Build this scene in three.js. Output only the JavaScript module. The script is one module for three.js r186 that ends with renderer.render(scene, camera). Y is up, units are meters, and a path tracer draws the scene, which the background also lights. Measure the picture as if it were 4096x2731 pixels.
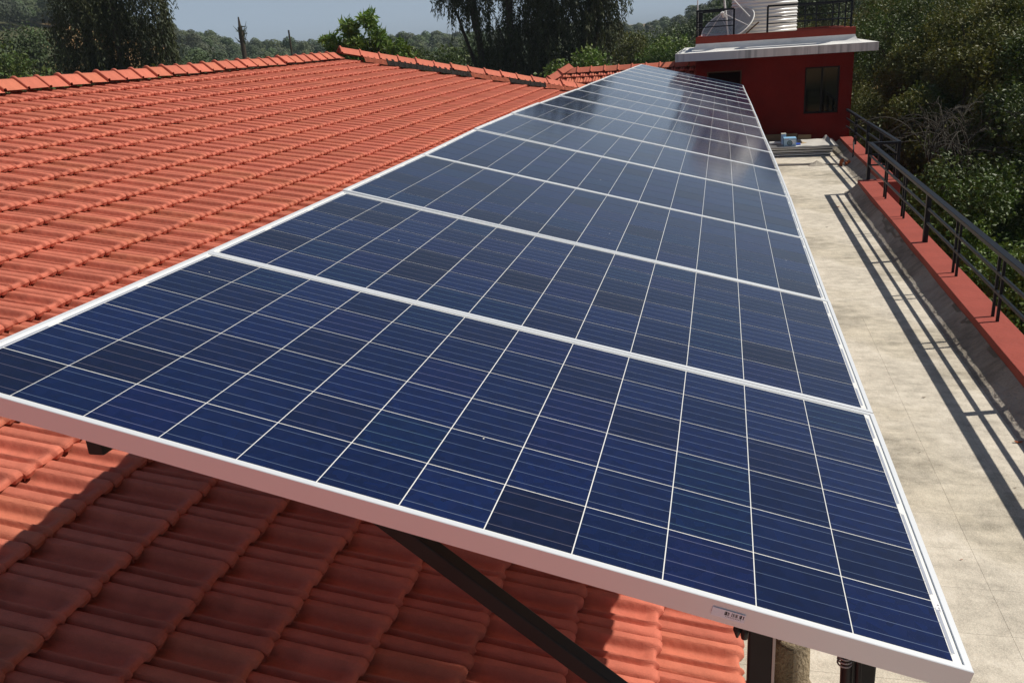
import * as THREE from 'three';
import { mergeGeometries, mergeVertices, toCreasedNormals } from 'three/addons/utils/BufferGeometryUtils.js';
import { RoundedBoxGeometry } from 'three/addons/geometries/RoundedBoxGeometry.js';

const V = (x, y, z) => new THREE.Vector3(x, y, z);
const scene = new THREE.Scene();

// ---------------------------------------------------------------- camera
const camera = new THREE.PerspectiveCamera(43.15, 1024 / 682, 0.05, 3000);
camera.position.set(0, 2.4, 0);
camera.up.set(-0.01438848, 0.94049466, -0.33950371);
camera.lookAt(-0.2326457 * 10, 2.4 - 0.33336937 * 10, -0.91364153 * 10);

// ---------------------------------------------------------------- sky, sun, exposure
const SUN = V(1, 1.23, -0.5).normalize();
{
  const w = 256, h = 128, d = new Float32Array(w * h * 4), v = V(0, 0, 0);
  const hor = [0.325, 0.405, 0.50], zen = [0.06, 0.10, 0.175], gnd = [0.10, 0.10, 0.08];
  for (let j = 0; j < h; j++) for (let i = 0; i < w; i++) {
    const el = ((j + 0.5) / h - 0.5) * Math.PI, az = ((i + 0.5) / w - 0.5) * Math.PI * 2;
    v.set(Math.cos(el) * Math.cos(az), Math.sin(el), Math.cos(el) * Math.sin(az));
    const s = Math.max(0, Math.sin(el)), b = Math.exp(-((s / 0.30) ** 2));
    const ang = Math.acos(Math.min(1, Math.max(-1, v.dot(SUN)))), glow = 0.5 * Math.exp(-ang / 0.12) + 0.10 * Math.exp(-ang / 0.5);
    for (let k = 0; k < 3; k++) {
      let c = zen[k] + (hor[k] - zen[k]) * b;
      if (el < 0) c = gnd[k] + (c - gnd[k]) * Math.exp(el / 0.03);
      d[(j * w + i) * 4 + k] = c + glow * [1, 0.95, 0.85][k];
    }
    d[(j * w + i) * 4 + 3] = 1;
  }
  const t = new THREE.DataTexture(d, w, h, THREE.RGBAFormat, THREE.FloatType);
  t.mapping = THREE.EquirectangularReflectionMapping; t.magFilter = t.minFilter = THREE.LinearFilter; t.needsUpdate = true;
  scene.background = t; scene.environment = t;
}
const sun = new THREE.DirectionalLight(new THREE.Color(1, 0.945, 0.85), 4.6);
sun.position.copy(SUN).multiplyScalar(60); sun.target.position.set(0, 0, -8);
sun.castShadow = true; sun.shadow.mapSize.set(4096, 4096); sun.shadow.radius = 1;
Object.assign(sun.shadow.camera, { left: -30, right: 30, top: 30, bottom: -30, near: 1, far: 160 });
sun.name = 'sun_light'; scene.add(sun, sun.target);
scene.fog = new THREE.FogExp2(new THREE.Color(0.62, 0.72, 0.82), 0.0004);

// ---------------------------------------------------------------- helpers
function rng(seed) { let a = seed >>> 0; return () => { a = (a + 0x6D2B79F5) >>> 0; let t = a; t = Math.imul(t ^ (t >>> 15), t | 1); t ^= t + Math.imul(t ^ (t >>> 7), t | 61); return ((t ^ (t >>> 14)) >>> 0) / 4294967296; }; }
const used = {};
const numbered = n => { const k = used[n] = (used[n] ?? -1) + 1; return k ? `${n}_${String(k).padStart(3, '0')}` : n; };
function tag(o, label, category, group) { o.userData.label = label; o.userData.category = category; if (group) o.userData.group = group; return o; }
function thing(name, label, category, [x, y, z] = [0, 0, 0], group) {
  const o = new THREE.Group(); o.name = numbered(name); o.position.set(x, y, z); scene.add(o); return tag(o, label, category, group);
}
function put(name, geo, mat, parent = scene) {
  const m = new THREE.Mesh(geo, mat); m.name = parent === scene ? numbered(name) : name; m.castShadow = m.receiveShadow = true; parent.add(m); return m;
}
const struct = (name, geo, mat) => { const m = put(name, geo, mat); m.userData.kind = 'structure'; return m; };
const merge = gs => { const l = gs.map(g => { g = g.index ? g.toNonIndexed() : g; for (const k of Object.keys(g.attributes)) if (!['position', 'normal', 'uv'].includes(k)) g.deleteAttribute(k); return g; }); return l.length > 1 ? mergeGeometries(l) : l[0]; };
function boxUV(g) { // metre uv by the main axis of each normal
  const p = g.attributes.position, n = g.attributes.normal, uv = new Float32Array(p.count * 2);
  for (let i = 0; i < p.count; i++) {
    const x = Math.abs(n.getX(i)), y = Math.abs(n.getY(i)), z = Math.abs(n.getZ(i));
    if (y >= x && y >= z) { uv[2 * i] = p.getX(i); uv[2 * i + 1] = p.getZ(i); } else if (x >= z) { uv[2 * i] = p.getZ(i); uv[2 * i + 1] = p.getY(i); } else { uv[2 * i] = p.getX(i); uv[2 * i + 1] = p.getY(i); }
  }
  g.setAttribute('uv', new THREE.BufferAttribute(uv, 2)); return g;
}
const box = (x0, x1, y0, y1, z0, z1, r = 0.003) => { const a = x1 - x0, b = y1 - y0, c = z1 - z0; return boxUV(new RoundedBoxGeometry(a, b, c, 1, Math.min(r, a / 3, b / 3, c / 3)).translate((x0 + x1) / 2, (y0 + y1) / 2, (z0 + z1) / 2)); };
const plainBox = (x0, x1, y0, y1, z0, z1) => boxUV(new THREE.BoxGeometry(x1 - x0, y1 - y0, z1 - z0).translate((x0 + x1) / 2, (y0 + y1) / 2, (z0 + z1) / 2));
function bar(a, b, w, h = w) { // rectangular bar between two points
  const d = b.clone().sub(a), L = d.length(), g = new RoundedBoxGeometry(w, h, L, 1, Math.min(w, h) * 0.12), m = new THREE.Matrix4();
  const z = d.normalize(), up = Math.abs(z.y) > 0.95 ? V(1, 0, 0) : V(0, 1, 0), x = up.clone().cross(z).normalize(), y = z.clone().cross(x);
  m.makeBasis(x, y, z).setPosition(a.clone().add(b).multiplyScalar(0.5)); return boxUV(g.applyMatrix4(m));
}
const rod = (a, b, r, n = 8, r2 = r) => { const d = b.clone().sub(a), L = d.length(); return new THREE.CylinderGeometry(r2, r, L, n).applyQuaternion(new THREE.Quaternion().setFromUnitVectors(V(0, 1, 0), d.normalize())).translate((a.x + b.x) / 2, (a.y + b.y) / 2, (a.z + b.z) / 2); };
const hose = (pts, r, n = 24, m = 7) => new THREE.TubeGeometry(new THREE.CatmullRomCurve3(pts), n, r, m);
function grid(nu, nv, f) { // surface from f(i/nu, j/nv) -> [x,y,z]
  const p = [], uv = [], ix = [];
  for (let j = 0; j <= nv; j++) for (let i = 0; i <= nu; i++) { p.push(...f(i / nu, j / nv)); uv.push(i / nu, j / nv); }
  for (let j = 0; j < nv; j++) for (let i = 0; i < nu; i++) { const a = j * (nu + 1) + i, b = a + 1, c = a + nu + 1, d = c + 1; ix.push(a, c, b, b, c, d); }
  const g = new THREE.BufferGeometry(); g.setAttribute('position', new THREE.Float32BufferAttribute(p, 3)); g.setAttribute('uv', new THREE.Float32BufferAttribute(uv, 2)); g.setIndex(ix); g.computeVertexNormals(); return g;
}
// value noise
function lattice(seed) { const r = rng(seed), t = new Float32Array(65536); for (let i = 0; i < 65536; i++) t[i] = r(); return t; }
const LT = lattice(7);
function vnoise(x, y, per = 256) { const xi = Math.floor(x), yi = Math.floor(y), fx = x - xi, fy = y - yi, pp = Math.min(per, 256), w = a => ((a % pp) + pp) % pp, s = t => t * t * (3 - 2 * t), at = (i, j) => LT[w(j) * 256 + w(i)]; const u = s(fx), v = s(fy); return (at(xi, yi) * (1 - u) + at(xi + 1, yi) * u) * (1 - v) + (at(xi, yi + 1) * (1 - u) + at(xi + 1, yi + 1) * u) * v; }
const fbm = (x, y, o = 5, per = 8) => { let s = 0, a = 0.5, n = 0; for (let k = 0; k < o; k++) { s += a * vnoise(x + k * 17, y + k * 31, per); n += a; x *= 2; y *= 2; per *= 2; a *= 0.55; } return s / n; };
function tex(size, f, { srgb = true, metres = 1, h = size, repeat = true } = {}) { // f(u,v) -> [r,g,b] linear-ish 0..1 (srgb encoded here when srgb)
  const d = new Uint8Array(size * h * 4), e = c => { c = Math.min(1, Math.max(0, c)); return Math.round(255 * (srgb ? (c <= 0.0031308 ? 12.92 * c : 1.055 * c ** (1 / 2.4) - 0.055) : c)); };
  for (let j = 0; j < h; j++) for (let i = 0; i < size; i++) { const c = f((i + 0.5) / size, (j + 0.5) / h), k = (j * size + i) * 4; d[k] = e(c[0]); d[k + 1] = e(c[1]); d[k + 2] = e(c[2]); d[k + 3] = 255; }
  const t = new THREE.DataTexture(d, size, h); if (repeat) t.wrapS = t.wrapT = THREE.RepeatWrapping; t.magFilter = THREE.LinearFilter; t.minFilter = THREE.LinearMipmapLinearFilter; t.generateMipmaps = true;
  if (srgb) t.colorSpace = THREE.SRGBColorSpace; t.repeat.set(1 / metres, 1 / metres); t.needsUpdate = true; return t;
}
const std = (o) => new THREE.MeshPhysicalMaterial({ side: THREE.DoubleSide, specularIntensity: 0.45, ...o });
const lin = (r, g, b) => new THREE.Color().setRGB(r, g, b);

// ---------------------------------------------------------------- materials
const M = {};
{
  const grain = rng(11);
  const speck = tex(512, (u, v) => { const n = fbm(u * 8, v * 8, 6, 8), g = grain(), k = 0.66 + 0.42 * n + 0.22 * (g - 0.5) - (g > 0.997 ? 0.3 : 0) + (g < 0.0012 ? 0.3 : 0); return [k, k, k]; }, { metres: 0.55 });
  const bumpy = tex(512, (u, v) => { const k = fbm(u * 16, v * 16, 6, 16); return [k, k, k]; }, { srgb: false, metres: 0.35 });
  M.tile = std({ color: lin(0.57, 0.165, 0.106), map: speck, bumpMap: bumpy, bumpScale: 0.0018, roughness: 0.82 });
  M.cap = std({ color: lin(0.57, 0.175, 0.112), map: speck, bumpMap: bumpy, bumpScale: 0.0012, roughness: 0.8 });
  M.moss = std({ color: lin(0.026, 0.021, 0.019), map: speck, bumpMap: bumpy, bumpScale: 0.008, roughness: 1 });
  M.tilebed = std({ color: lin(0.30, 0.085, 0.05), map: speck, bumpMap: bumpy, bumpScale: 0.004, roughness: 1 });
  const conc = tex(1024, (u, v) => {
    const a = fbm(u * 6, v * 6, 6, 6), b = fbm(u * 3 + 9, v * 3 + 4, 4, 3), c = fbm(u * 24 + 3, v * 60, 4, 24 * 5), g = grain();
    let k = 0.60 + 0.42 * a + 0.34 * (c - 0.5) + 0.34 * (g - 0.5) + 0.30 * (fbm(u * 40 + 5, v * 40, 3, 40) - 0.5); const st = Math.max(0, b - 0.56) * 2.3; k -= st * 0.36 * (0.5 + fbm(u * 30, v * 30, 3, 30));
    if (g > 0.9985) k -= 0.35;
    return [k, k * (0.985 - 0.03 * st), k * (0.95 - 0.12 * st)];
  }, { metres: 2.6 });
  M.concrete = std({ color: lin(0.665, 0.61, 0.525), map: conc, bumpMap: bumpy, bumpScale: 0.003, roughness: 0.92 });
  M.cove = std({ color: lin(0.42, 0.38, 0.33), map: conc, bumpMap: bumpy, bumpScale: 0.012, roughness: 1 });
  M.pedestal = std({ color: lin(0.36, 0.29, 0.2), map: conc, bumpMap: bumpy, bumpScale: 0.012, roughness: 1 });
  const wash = tex(512, (u, v) => { const k = 0.74 + 0.36 * fbm(u * 6, v * 6, 6, 6) + 0.07 * (grain() - 0.5); return [k, k, k]; }, { metres: 1.3 });
  M.red = std({ color: lin(0.33, 0.072, 0.052), map: wash, bumpMap: bumpy, bumpScale: 0.003, roughness: 0.78 });
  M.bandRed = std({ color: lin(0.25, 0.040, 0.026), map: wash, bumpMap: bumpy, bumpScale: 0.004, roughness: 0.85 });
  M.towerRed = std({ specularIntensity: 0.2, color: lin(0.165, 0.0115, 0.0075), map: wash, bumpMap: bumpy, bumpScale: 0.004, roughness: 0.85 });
  M.white = std({ color: lin(0.78, 0.77, 0.74), map: wash, bumpMap: bumpy, bumpScale: 0.002, roughness: 0.8 });
  const streak = tex(1024, (u, v) => { const s = fbm(u * 64, v * 3, 5, 64), m = fbm(u * 4, 0.4, 3, 4), k = 1 - Math.min(0.6, Math.max(0, s - 0.40) * 2.2 * Math.max(0, m * 2.3 - 0.7)); const g = 0.05 * (grain() - 0.5); return [k + g, k * 0.97 + g, k * 0.93 + g]; }, { metres: 3.5 });
  M.slabEdge = std({ color: lin(0.72, 0.665, 0.64), map: streak, bumpMap: bumpy, bumpScale: 0.002, roughness: 0.85 });
  M.alu = new THREE.MeshPhysicalMaterial({ color: lin(0.80, 0.815, 0.83), roughness: 0.42, metalness: 0.35, clearcoat: 0.15, clearcoatRoughness: 0.4, side: THREE.DoubleSide });
  M.black = std({ color: lin(0.016, 0.016, 0.018), roughness: 0.42, metalness: 0.0 });
  M.rail = std({ color: lin(0.010, 0.012, 0.017), roughness: 0.45, specularIntensity: 0.4 });
  M.steel = std({ color: lin(0.022, 0.026, 0.027), map: speck, roughness: 0.5 });
  M.edge = std({ color: lin(0.35, 0.35, 0.36), roughness: 0.4, metalness: 0.7 });
  M.backsheet = new THREE.MeshPhysicalMaterial({ color: lin(0.80, 0.79, 0.75), roughness: 0.7, clearcoat: 1, clearcoatRoughness: 0.085 });
  M.ribbon = new THREE.MeshPhysicalMaterial({ color: lin(0.36, 0.38, 0.44), roughness: 0.5, clearcoat: 1, clearcoatRoughness: 0.085 });
  M.tank = new THREE.MeshPhysicalMaterial({ color: lin(0.74, 0.735, 0.72), roughness: 0.42, clearcoat: 0.3, clearcoatRoughness: 0.3, side: THREE.DoubleSide });
  M.dark = std({ color: lin(0.02, 0.017, 0.015), roughness: 0.9 });
  M.pipe = std({ color: lin(0.22, 0.2, 0.19), roughness: 0.6 });
  M.card = std({ color: lin(0.30, 0.2, 0.11), map: wash, roughness: 0.95 });
  M.paper = std({ color: lin(0.66, 0.62, 0.55), map: wash, roughness: 0.9 });
  M.rust = std({ color: lin(0.36, 0.10, 0.035), map: speck, roughness: 0.95 });
  M.bark = std({ color: lin(0.075, 0.058, 0.043), map: speck, bumpMap: bumpy, bumpScale: 0.03, roughness: 1 });
  M.twig = std({ color: lin(0.06, 0.053, 0.043), roughness: 1 });
  M.soil = std({ map: tex(1024, (u, v) => { const a = fbm(u * 12, v * 12, 6, 12), b = fbm(u * 4, v * 4, 3, 4), t = Math.min(1, Math.max(0, (b - 0.42) * 5)), k = 0.6 + 0.7 * a; return [k * (0.06 + 0.25 * t), k * (0.06 + 0.12 * t), k * (0.025 + 0.05 * t)]; }, { metres: 60 }), roughness: 1 });
  M.wood = std({ color: lin(0.12, 0.06, 0.03), map: speck, roughness: 0.9 });
}

// ---------------------------------------------------------------- terrain
const KEYS = [[-180, 2], [-70, 6.5], [-52, 6.2], [-45, 5.0], [-41.7, 4.5], [-38, 3.8], [-35, 2.5], [-32.6, 1.75], [-29, 0.8], [-26, 0.62], [-22, 0.42], [-18, 0.35], [-15, 0.1], [-11, 0.5], [-7, 0.35], [-5.5, 0.15], [-4, 0.2], [-2.5, 0.6], [-1.5, 0.95], [1, 2.2], [4, 3.4], [8, 4.4], [16, 5], [40, 4.5], [90, 3], [180, 2]];
const skyline = az => { for (let i = 1; i < KEYS.length; i++) if (az <= KEYS[i][0]) { const [a, p] = KEYS[i - 1], [b, q] = KEYS[i]; let t = (az - a) / (b - a); t = t * t * (3 - 2 * t); return p + (q - p) * t; } return 2; };
const smooth = (a, b, x) => { const t = Math.min(1, Math.max(0, (x - a) / (b - a))); return t * t * (3 - 2 * t); };
function groundY(x, z) {
  const r = Math.hypot(x, z), az = Math.atan2(x, -z) * 180 / Math.PI, E = skyline(az);
  const top = 2.4 + 230 * Math.tan(E * Math.PI / 180) - 5.5, rise = az > 0 ? smooth(14, 230, r) : smooth(35, 230, r);
  let y = -6.6 + (top + 6.6) * rise; const n = (vnoise(x * 0.03 + 40, z * 0.03 + 40) - 0.5) * 3 * smooth(20, 80, r);
  if (r > 260) { const far = 2.4 + 800 * Math.tan(0.0075) - 4; y += (far - y) * smooth(260, 800, r); }
  return y + n;
}
{
  const radii = [0, 8, 14, 20, 28, 36, 46, 58, 72, 88, 106, 126, 148, 172, 200, 230, 265, 320, 420, 600, 800, 1000, 1300];
  const nA = 180, p = [], uv = [], ix = [];
  for (const r of radii) for (let i = 0; i <= nA; i++) { const a = i / nA * Math.PI * 2, x = r * Math.sin(a), z = -r * Math.cos(a); p.push(x, groundY(x, z), z); uv.push(x, z); }
  for (let j = 0; j < radii.length - 1; j++) for (let i = 0; i < nA; i++) { const a = j * (nA + 1) + i, b = a + 1, c = a + nA + 1, d = c + 1; ix.push(a, b, c, b, d, c); }
  const g = new THREE.BufferGeometry(); g.setAttribute('position', new THREE.Float32BufferAttribute(p, 3)); g.setAttribute('uv', new THREE.Float32BufferAttribute(uv, 2)); g.setIndex(ix); g.computeVertexNormals();
  struct('hills', g, M.soil);
}

// ---------------------------------------------------------------- the house: terrace, walls
const WZ = -17.75, XE = 0.115, SL = 0.2823, RX = -6.63;          // tower wall, eave, roof slope, ridge line
const roofY = x => 0.3805 - SL * x;
const RZ = -15.05;                                                // far end of the ridge
const hipZ = x => RZ - (x - RX);                                  // hip line in plan
{ // terrace: screed squares near the camera, one sheet beyond
  const t = new THREE.Group(); t.name = 'terrace_floor'; t.userData.kind = 'structure'; scene.add(t);
  put('slab', merge([plainBox(-0.2, 2.04, -0.16, -0.006, WZ - 3.4, 3), plainBox(2.04, 2.385, -0.16, -0.006, WZ - 3.4, -12.74)]), M.concrete, t);
  const Z1 = -7.3035, X0 = 1.165 - 0.2985 * 4;
  put('screed', merge([box(-0.19, 2.03, -0.006, 0, WZ, Z1 - 0.0012, 0.001), box(2.034, 2.38, -0.006, 0, WZ, -12.75, 0.001)]), M.concrete, t);
  const r = rng(5), q = [];
  for (let k = 0; k < 4; k++) { const m = M.concrete.clone(); const f = 0.975 + 0.016 * k; m.color = lin(0.665 * f, 0.61 * f, 0.525 * f); q.push(m); }
  for (let i = 0; i < 7; i++) for (let k = 0; k < 28; k++) {
    const x0 = X0 + 0.2985 * i, z1 = 1.517 - 0.315 * k, g = box(x0 + 0.0004, x0 + 0.2981, -0.006, 0, z1 - 0.3146, z1 - 0.0004, 0.0005);
    put('floor_square', g, q[(r() * 4) | 0], t);
  }
}
{
  const t = thing('house', 'two storey house under the red tile roof and terrace', 'house', [0, -6.6, 0]);
  const g = [plainBox(-13.2, 2.04, 0, 6.44, WZ - 3.4, 5.5), plainBox(2.04, 2.385, 0, 6.44, WZ - 3.4, -12.74)];
  put('wall', merge(g), M.red, t);
  put('eave_wall', plainBox(-0.26, -0.19, 6.6, 6.6 + 0.30, WZ, 5.5), M.red, t);
}
{ // parapet
  const t = thing('parapet_wall', 'low red painted parapet with grey concrete cove along the terrace edge', 'parapet');
  const near = [box(1.87, 2.10, -0.12, 0.175, -12.925, 3, 0.006), box(2.10, 2.40, -6.0, 0.172, -12.95, -12.73, 0.006)], far = [box(2.19, 2.41, -0.12, 0.1735, WZ, -12.95, 0.006)];
  put('wall', merge(near), M.red, t); put('wall', merge(far), M.red, t);
  const cove = (x0, x1, z0, z1, n, seed) => grid(n, 8, (u, v) => {
    const z = z0 + (z1 - z0) * u, nn = (fbm(z * 2.1 + seed, v * 2, 4, 64) - 0.5), e = v > 0 && v < 1 ? 1 : 0.35;
    return [x0 + (x1 - x0) * v + nn * 0.03 * e * (1 - v), 0.001 + (0.118 + 0.03 * (vnoise(z * 1.3 + seed, 3) - 0.5)) * v ** 1.35 + nn * 0.02 * e + 0.006 * (vnoise(z * 16 + seed, v * 5, 256) - 0.5) * e, z];
  });
  const c1 = cove(1.70, 1.868, 3, -12.90, 420, 3), c2 = cove(1.99, 2.188, -12.93, WZ + 0.01, 60, 9);
  const end = grid(8, 8, (u, v) => { const b = u * Math.PI / 2, R = 0.168 * (1 - v); return [1.868 - R * Math.cos(b), 0.001 + 0.118 * v ** 1.35, -12.90 - R * Math.sin(b)]; });
  for (const c of [c1, c2, end]) boxUV(c);
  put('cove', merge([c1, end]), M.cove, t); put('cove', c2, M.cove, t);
}

// ---------------------------------------------------------------- clay tiles
const CW = 0.203, CV = 0.279 / Math.cos(Math.atan(SL));           // cover width, exposed length
function tileProfile(u) { // u 0 (far joint) .. 1 (near joint): height 0..1
  const P = [[0, 0.5], [0.015, 0.8], [0.05, 0.96], [0.10, 1], [0.17, 0.98], [0.19, 0.90], [0.215, 0.64], [0.24, 0.36], [0.265, 0.17], [0.30, 0.09], [0.36, 0.08], [0.43, 0.14], [0.49, 0.25], [0.525, 0.42], [0.55, 0.72], [0.57, 0.82], [0.59, 0.76], [0.61, 0.5], [0.635, 0.24], [0.665, 0.13], [0.70, 0.20], [0.73, 0.55], [0.765, 0.90], [0.85, 0.96], [0.92, 0.90], [0.965, 0.72], [1, 0.36]];
  for (let i = 1; i < P.length; i++) if (u <= P[i][0]) { const t = smooth(0, 1, (u - P[i - 1][0]) / (P[i][0] - P[i - 1][0])); return P[i - 1][1] + (P[i][1] - P[i - 1][1]) * (0.4 * t + 0.6 * (u - P[i - 1][0]) / (P[i][0] - P[i - 1][0])); }
  return 0.5;
}
function tileGeo(seed, nu = 54) {
  const r = rng(seed), H = 0.038, L = CV, head = -0.05, j = [r() - 0.5, r() - 0.5, r() - 0.5, r() - 0.5];
  const rows = [head, 0.0, L * 0.45, L - 0.070, L - 0.050, L - 0.034, L - 0.022, L - 0.012, L - 0.005, L];
  const end = u => 0.019 * (1 - Math.min(1, tileProfile(u) * 1.1)) + 0.002 * Math.abs(Math.sin(u * Math.PI * 2.0 + 0.6)) + 0.002 * Math.sin(u * 9 + 6 * j[0]);
  const top = grid(nu, rows.length - 1, (u, vv) => {
    const k = Math.round(vv * (rows.length - 1)); let v = rows[k]; const p = tileProfile(u);
    const lip = smooth(L - 0.074, L - 0.036, v), round = Math.max(0, (v - (L - 0.034)) / 0.034);
    let h = H * (p + (0.56 + 0.44 * p - p) * lip * 0.92) - 0.024 * (1 - Math.sqrt(Math.max(0, 1 - 0.96 * round * round)));
    if (v > L - 0.03) v -= end(u) * (v - (L - 0.03)) / 0.03;
    h += -0.038 + 0.038 * (v / L) - H + 0.0012 * j[1] * Math.sin(u * 5);
    return [v - L, h, (u - 0.5) * (CW - 0.0022)];
  });
  const edge = u => { const p = tileProfile(u), v = L - end(u); return [v - L, H * (p + (0.56 + 0.44 * p - p) * 0.92) - 0.0192 - 0.038 + 0.038 * (v / L) - H]; };
  const front = grid(nu, 1, (u, t) => { const [v, h] = edge(u), p = tileProfile(u), low = -0.044 + 0.002 * j[2]; return [v - t * 0.006, t ? Math.min(h - 0.007, low + 0.009 * (1 - p)) : h, (u - 0.5) * (CW - 0.0022)]; });
  const side = grid(8, 1, (s, t) => { const k = Math.round(s * 8) + 1, v = rows[Math.min(k, 9)], lip = smooth(L - 0.074, L - 0.036, v), p = tileProfile(1), round = Math.max(0, (v - (L - 0.034)) / 0.034); const h = H * (p + (0.56 + 0.44 * p - p) * lip * 0.92) - 0.024 * (1 - Math.sqrt(Math.max(0, 1 - 0.96 * round * round))) - 0.038 + 0.038 * (v / L) - H; return [v - L - (k === 9 ? end(1) : 0), h - t * 0.02, 0.5 * (CW - 0.0022)]; });
  const g = merge([top, front, side]); boxUV(g);
  const uv = g.attributes.uv, ox = r() * 3, oy = r() * 3; for (let i = 0; i < uv.count; i++) uv.setXY(i, uv.getX(i) + ox, uv.getY(i) + oy);
  return g;
}
const tileGeos = [1, 2, 3, 4].map(s => tileGeo(s));
const tileMats = [0.93, 1.0, 1.06, 0.98].map((f, i) => { const m = M.tile.clone(); m.color = lin(0.57 * f, 0.165 * f * (i === 3 ? 1.07 : 1), 0.106 * f); return m; });
function capGeo(L = 0.315, w = 0.14, seed = 1) { // a ridge tile along -z from 0 (collared near end) to L
  const prof = t => { const a = (t - 0.5) * 2; return [a * w, 0.055 - 0.125 * (Math.abs(a) < 0.18 ? a * a * 2.6 : Math.abs(a) * 0.93 - 0.083)]; };
  const zs = [0, 0, 0.006, 0.026, 0.036, 0.042, L], lift = [-0.014, 0.012, 0.021, 0.021, 0.012, 0.0, -0.006];
  return boxUV(grid(16, zs.length - 1, (t, v) => { const k = Math.round(v * (zs.length - 1)), [x, y] = prof(t), n = lift[k]; return [x * (1 + n * 3), y + n, -zs[k]]; }));
}
const capG = capGeo();
{
  const roof = thing('tile_roof', 'large red clay tile roof sloping down under the solar panels', 'roof');
  const A = Math.atan(SL), r = rng(21), cells = [];
  const rot = new THREE.Matrix4().makeRotationZ(-A), e = new THREE.Euler(), m4 = new THREE.Matrix4(), q = new THREE.Quaternion();
  for (let k = 0; k < 24; k++) {
    const x = XE - 0.279 * k; const zEnd = Math.max(hipZ(x - 0.14), x > -0.62 ? WZ + 0.05 : -99);
    for (let c = 0; ; c++) {
      const z = 2.2 - CW * (c + (k % 2 ? 0.5 : 0)) + (r() - 0.5) * 0.005; if (z < zEnd - 0.12) break;
      const cut = z - CW / 2 < hipZ(x - 0.29) + 0.02;
      e.set((r() - 0.5) * 0.024, (r() - 0.5) * 0.03, -A + (r() - 0.5) * 0.018);
      const mat = m4.clone().compose(V(x + (r() - 0.5) * 0.008, roofY(x) + (r() - 0.5) * 0.005, z), q.setFromEuler(e), V(1, 1, 1));
      cells.push({ x, z, mat, cut, g: (r() * 4) | 0, m: (r() * 4) | 0, d: Math.hypot(x + 0.0, z, 2.4 - roofY(x)), inView: false });
    }
  }
  camera.updateMatrixWorld(); camera.updateProjectionMatrix(); const P = V(0, 0, 0);
  for (const c of cells) { P.set(c.x, roofY(c.x), c.z).project(camera); c.inView = P.z < 1 && Math.abs(P.x) < 1.06 && Math.abs(P.y) < 1.06; c.hid = c.x > -1.45 && c.z < -2.2; }
  const whole = cells.filter(c => !c.cut), shown = whole.filter(c => c.inView && !c.hid).sort((a, b) => a.d - b.d).slice(0, 268);
  const one = new Set(shown);
  for (const c of shown) { const t = put('roof_tile', tileGeos[c.g], tileMats[c.m], roof); t.matrix.copy(c.mat); t.matrix.decompose(t.position, t.quaternion, t.scale); }
  const rest = whole.filter(c => !one.has(c)), im = new THREE.InstancedMesh(tileGeos[0], M.tile, rest.length), col = new THREE.Color();
  rest.forEach((c, i) => { im.setMatrixAt(i, c.mat); const f = 0.92 + 0.16 * r(); im.setColorAt(i, col.setRGB(f, f * (0.96 + 0.08 * r()), f)); });
  im.name = 'far_roof_tile'; im.userData.kind = 'stuff'; im.castShadow = im.receiveShadow = true; roof.add(im);
  // tiles cut along the hip
  const cuts = cells.filter(c => c.cut).map(c => { const g = tileGeos[c.g].clone().applyMatrix4(c.mat), p = g.attributes.position; for (let i = 0; i < p.count; i++) { const h = hipZ(p.getX(i)); if (p.getZ(i) < h) p.setZ(i, h); } g.computeVertexNormals(); return g; });
  const cm = put('cut_tile', merge(cuts), M.tile, roof); cm.userData.kind = 'stuff';
  // boarding below the tiles: front slope, hip end, back slope
  const y0 = x => roofY(x) - 0.105, xb = 2 * RX - XE, zf = 5.6, tri = [];
  const fA = [XE - 0.05, y0(XE), zf], fB = [RX, y0(RX), zf], fC = [RX, y0(RX), RZ], fD = [XE - 0.05, y0(XE), hipZ(XE)], bA = [xb, y0(XE), zf], bD = [xb, y0(XE), hipZ(XE)];
  for (const t of [[fA, fB, fC], [fA, fC, fD], [fB, bA, bD], [fB, bD, fC], [fC, bD, fD]]) for (const p of t) tri.push(...p);
  const bg = new THREE.BufferGeometry(); bg.setAttribute('position', new THREE.Float32BufferAttribute(tri, 3)); bg.computeVertexNormals(); boxUV(bg);
  put('boarding', bg, M.tilebed, roof);
  // ridge caps
  for (let k = 0; k < 58; k++) { const z = 2.2 - 0.2985 * k; if (z - 0.3 < RZ - 0.02) break; const c = put('ridge_tile', capG, tileMats[k % 4], roof); c.position.set(RX, roofY(RX) + 0.025 + (r() - 0.5) * 0.012, z); c.rotation.set((r() - 0.5) * 0.03, (r() - 0.5) * 0.03, (r() - 0.5) * 0.05); }
  for (let k = 0; k < 9; k++) { const z0 = 2.2 - k * 1.92, z1 = Math.max(RZ, z0 - 1.92); put('mortar_bed', boxUV(grid(30, 4, (u, v) => { const z = z0 + (z1 - z0) * u, n = fbm(z * 5 + 90, v * 3, 3, 64) - 0.5; return [RX + 0.04 + v * 0.08, roofY(RX) + 0.02 - v * 0.06 + n * 0.015, z]; })), M.tilebed, roof); }
  // hip caps, mortar bed under them, mossy stretches
  const h0 = V(RX, roofY(RX) + 0.04, RZ), hd = V(1, -SL, -1).normalize(), ang = Math.PI / 4;
  for (let k = 0; k < 22; k++) { const p = h0.clone().addScaledVector(hd, 0.005 + k * 0.372); if (p.x > -0.9) break; const c = put('hip_tile', capGeo(0.39, 0.125), tileMats[(k + 1) % 4], roof); c.position.copy(p).y += 0.062 + (r() - 0.5) * 0.015; c.rotation.order = 'YXZ'; c.rotation.y = -ang; c.rotation.x = -Math.asin(SL / Math.hypot(1, SL, 1)) + (r() - 0.5) * 0.02; c.rotation.z = (r() - 0.5) * 0.04; }
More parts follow.
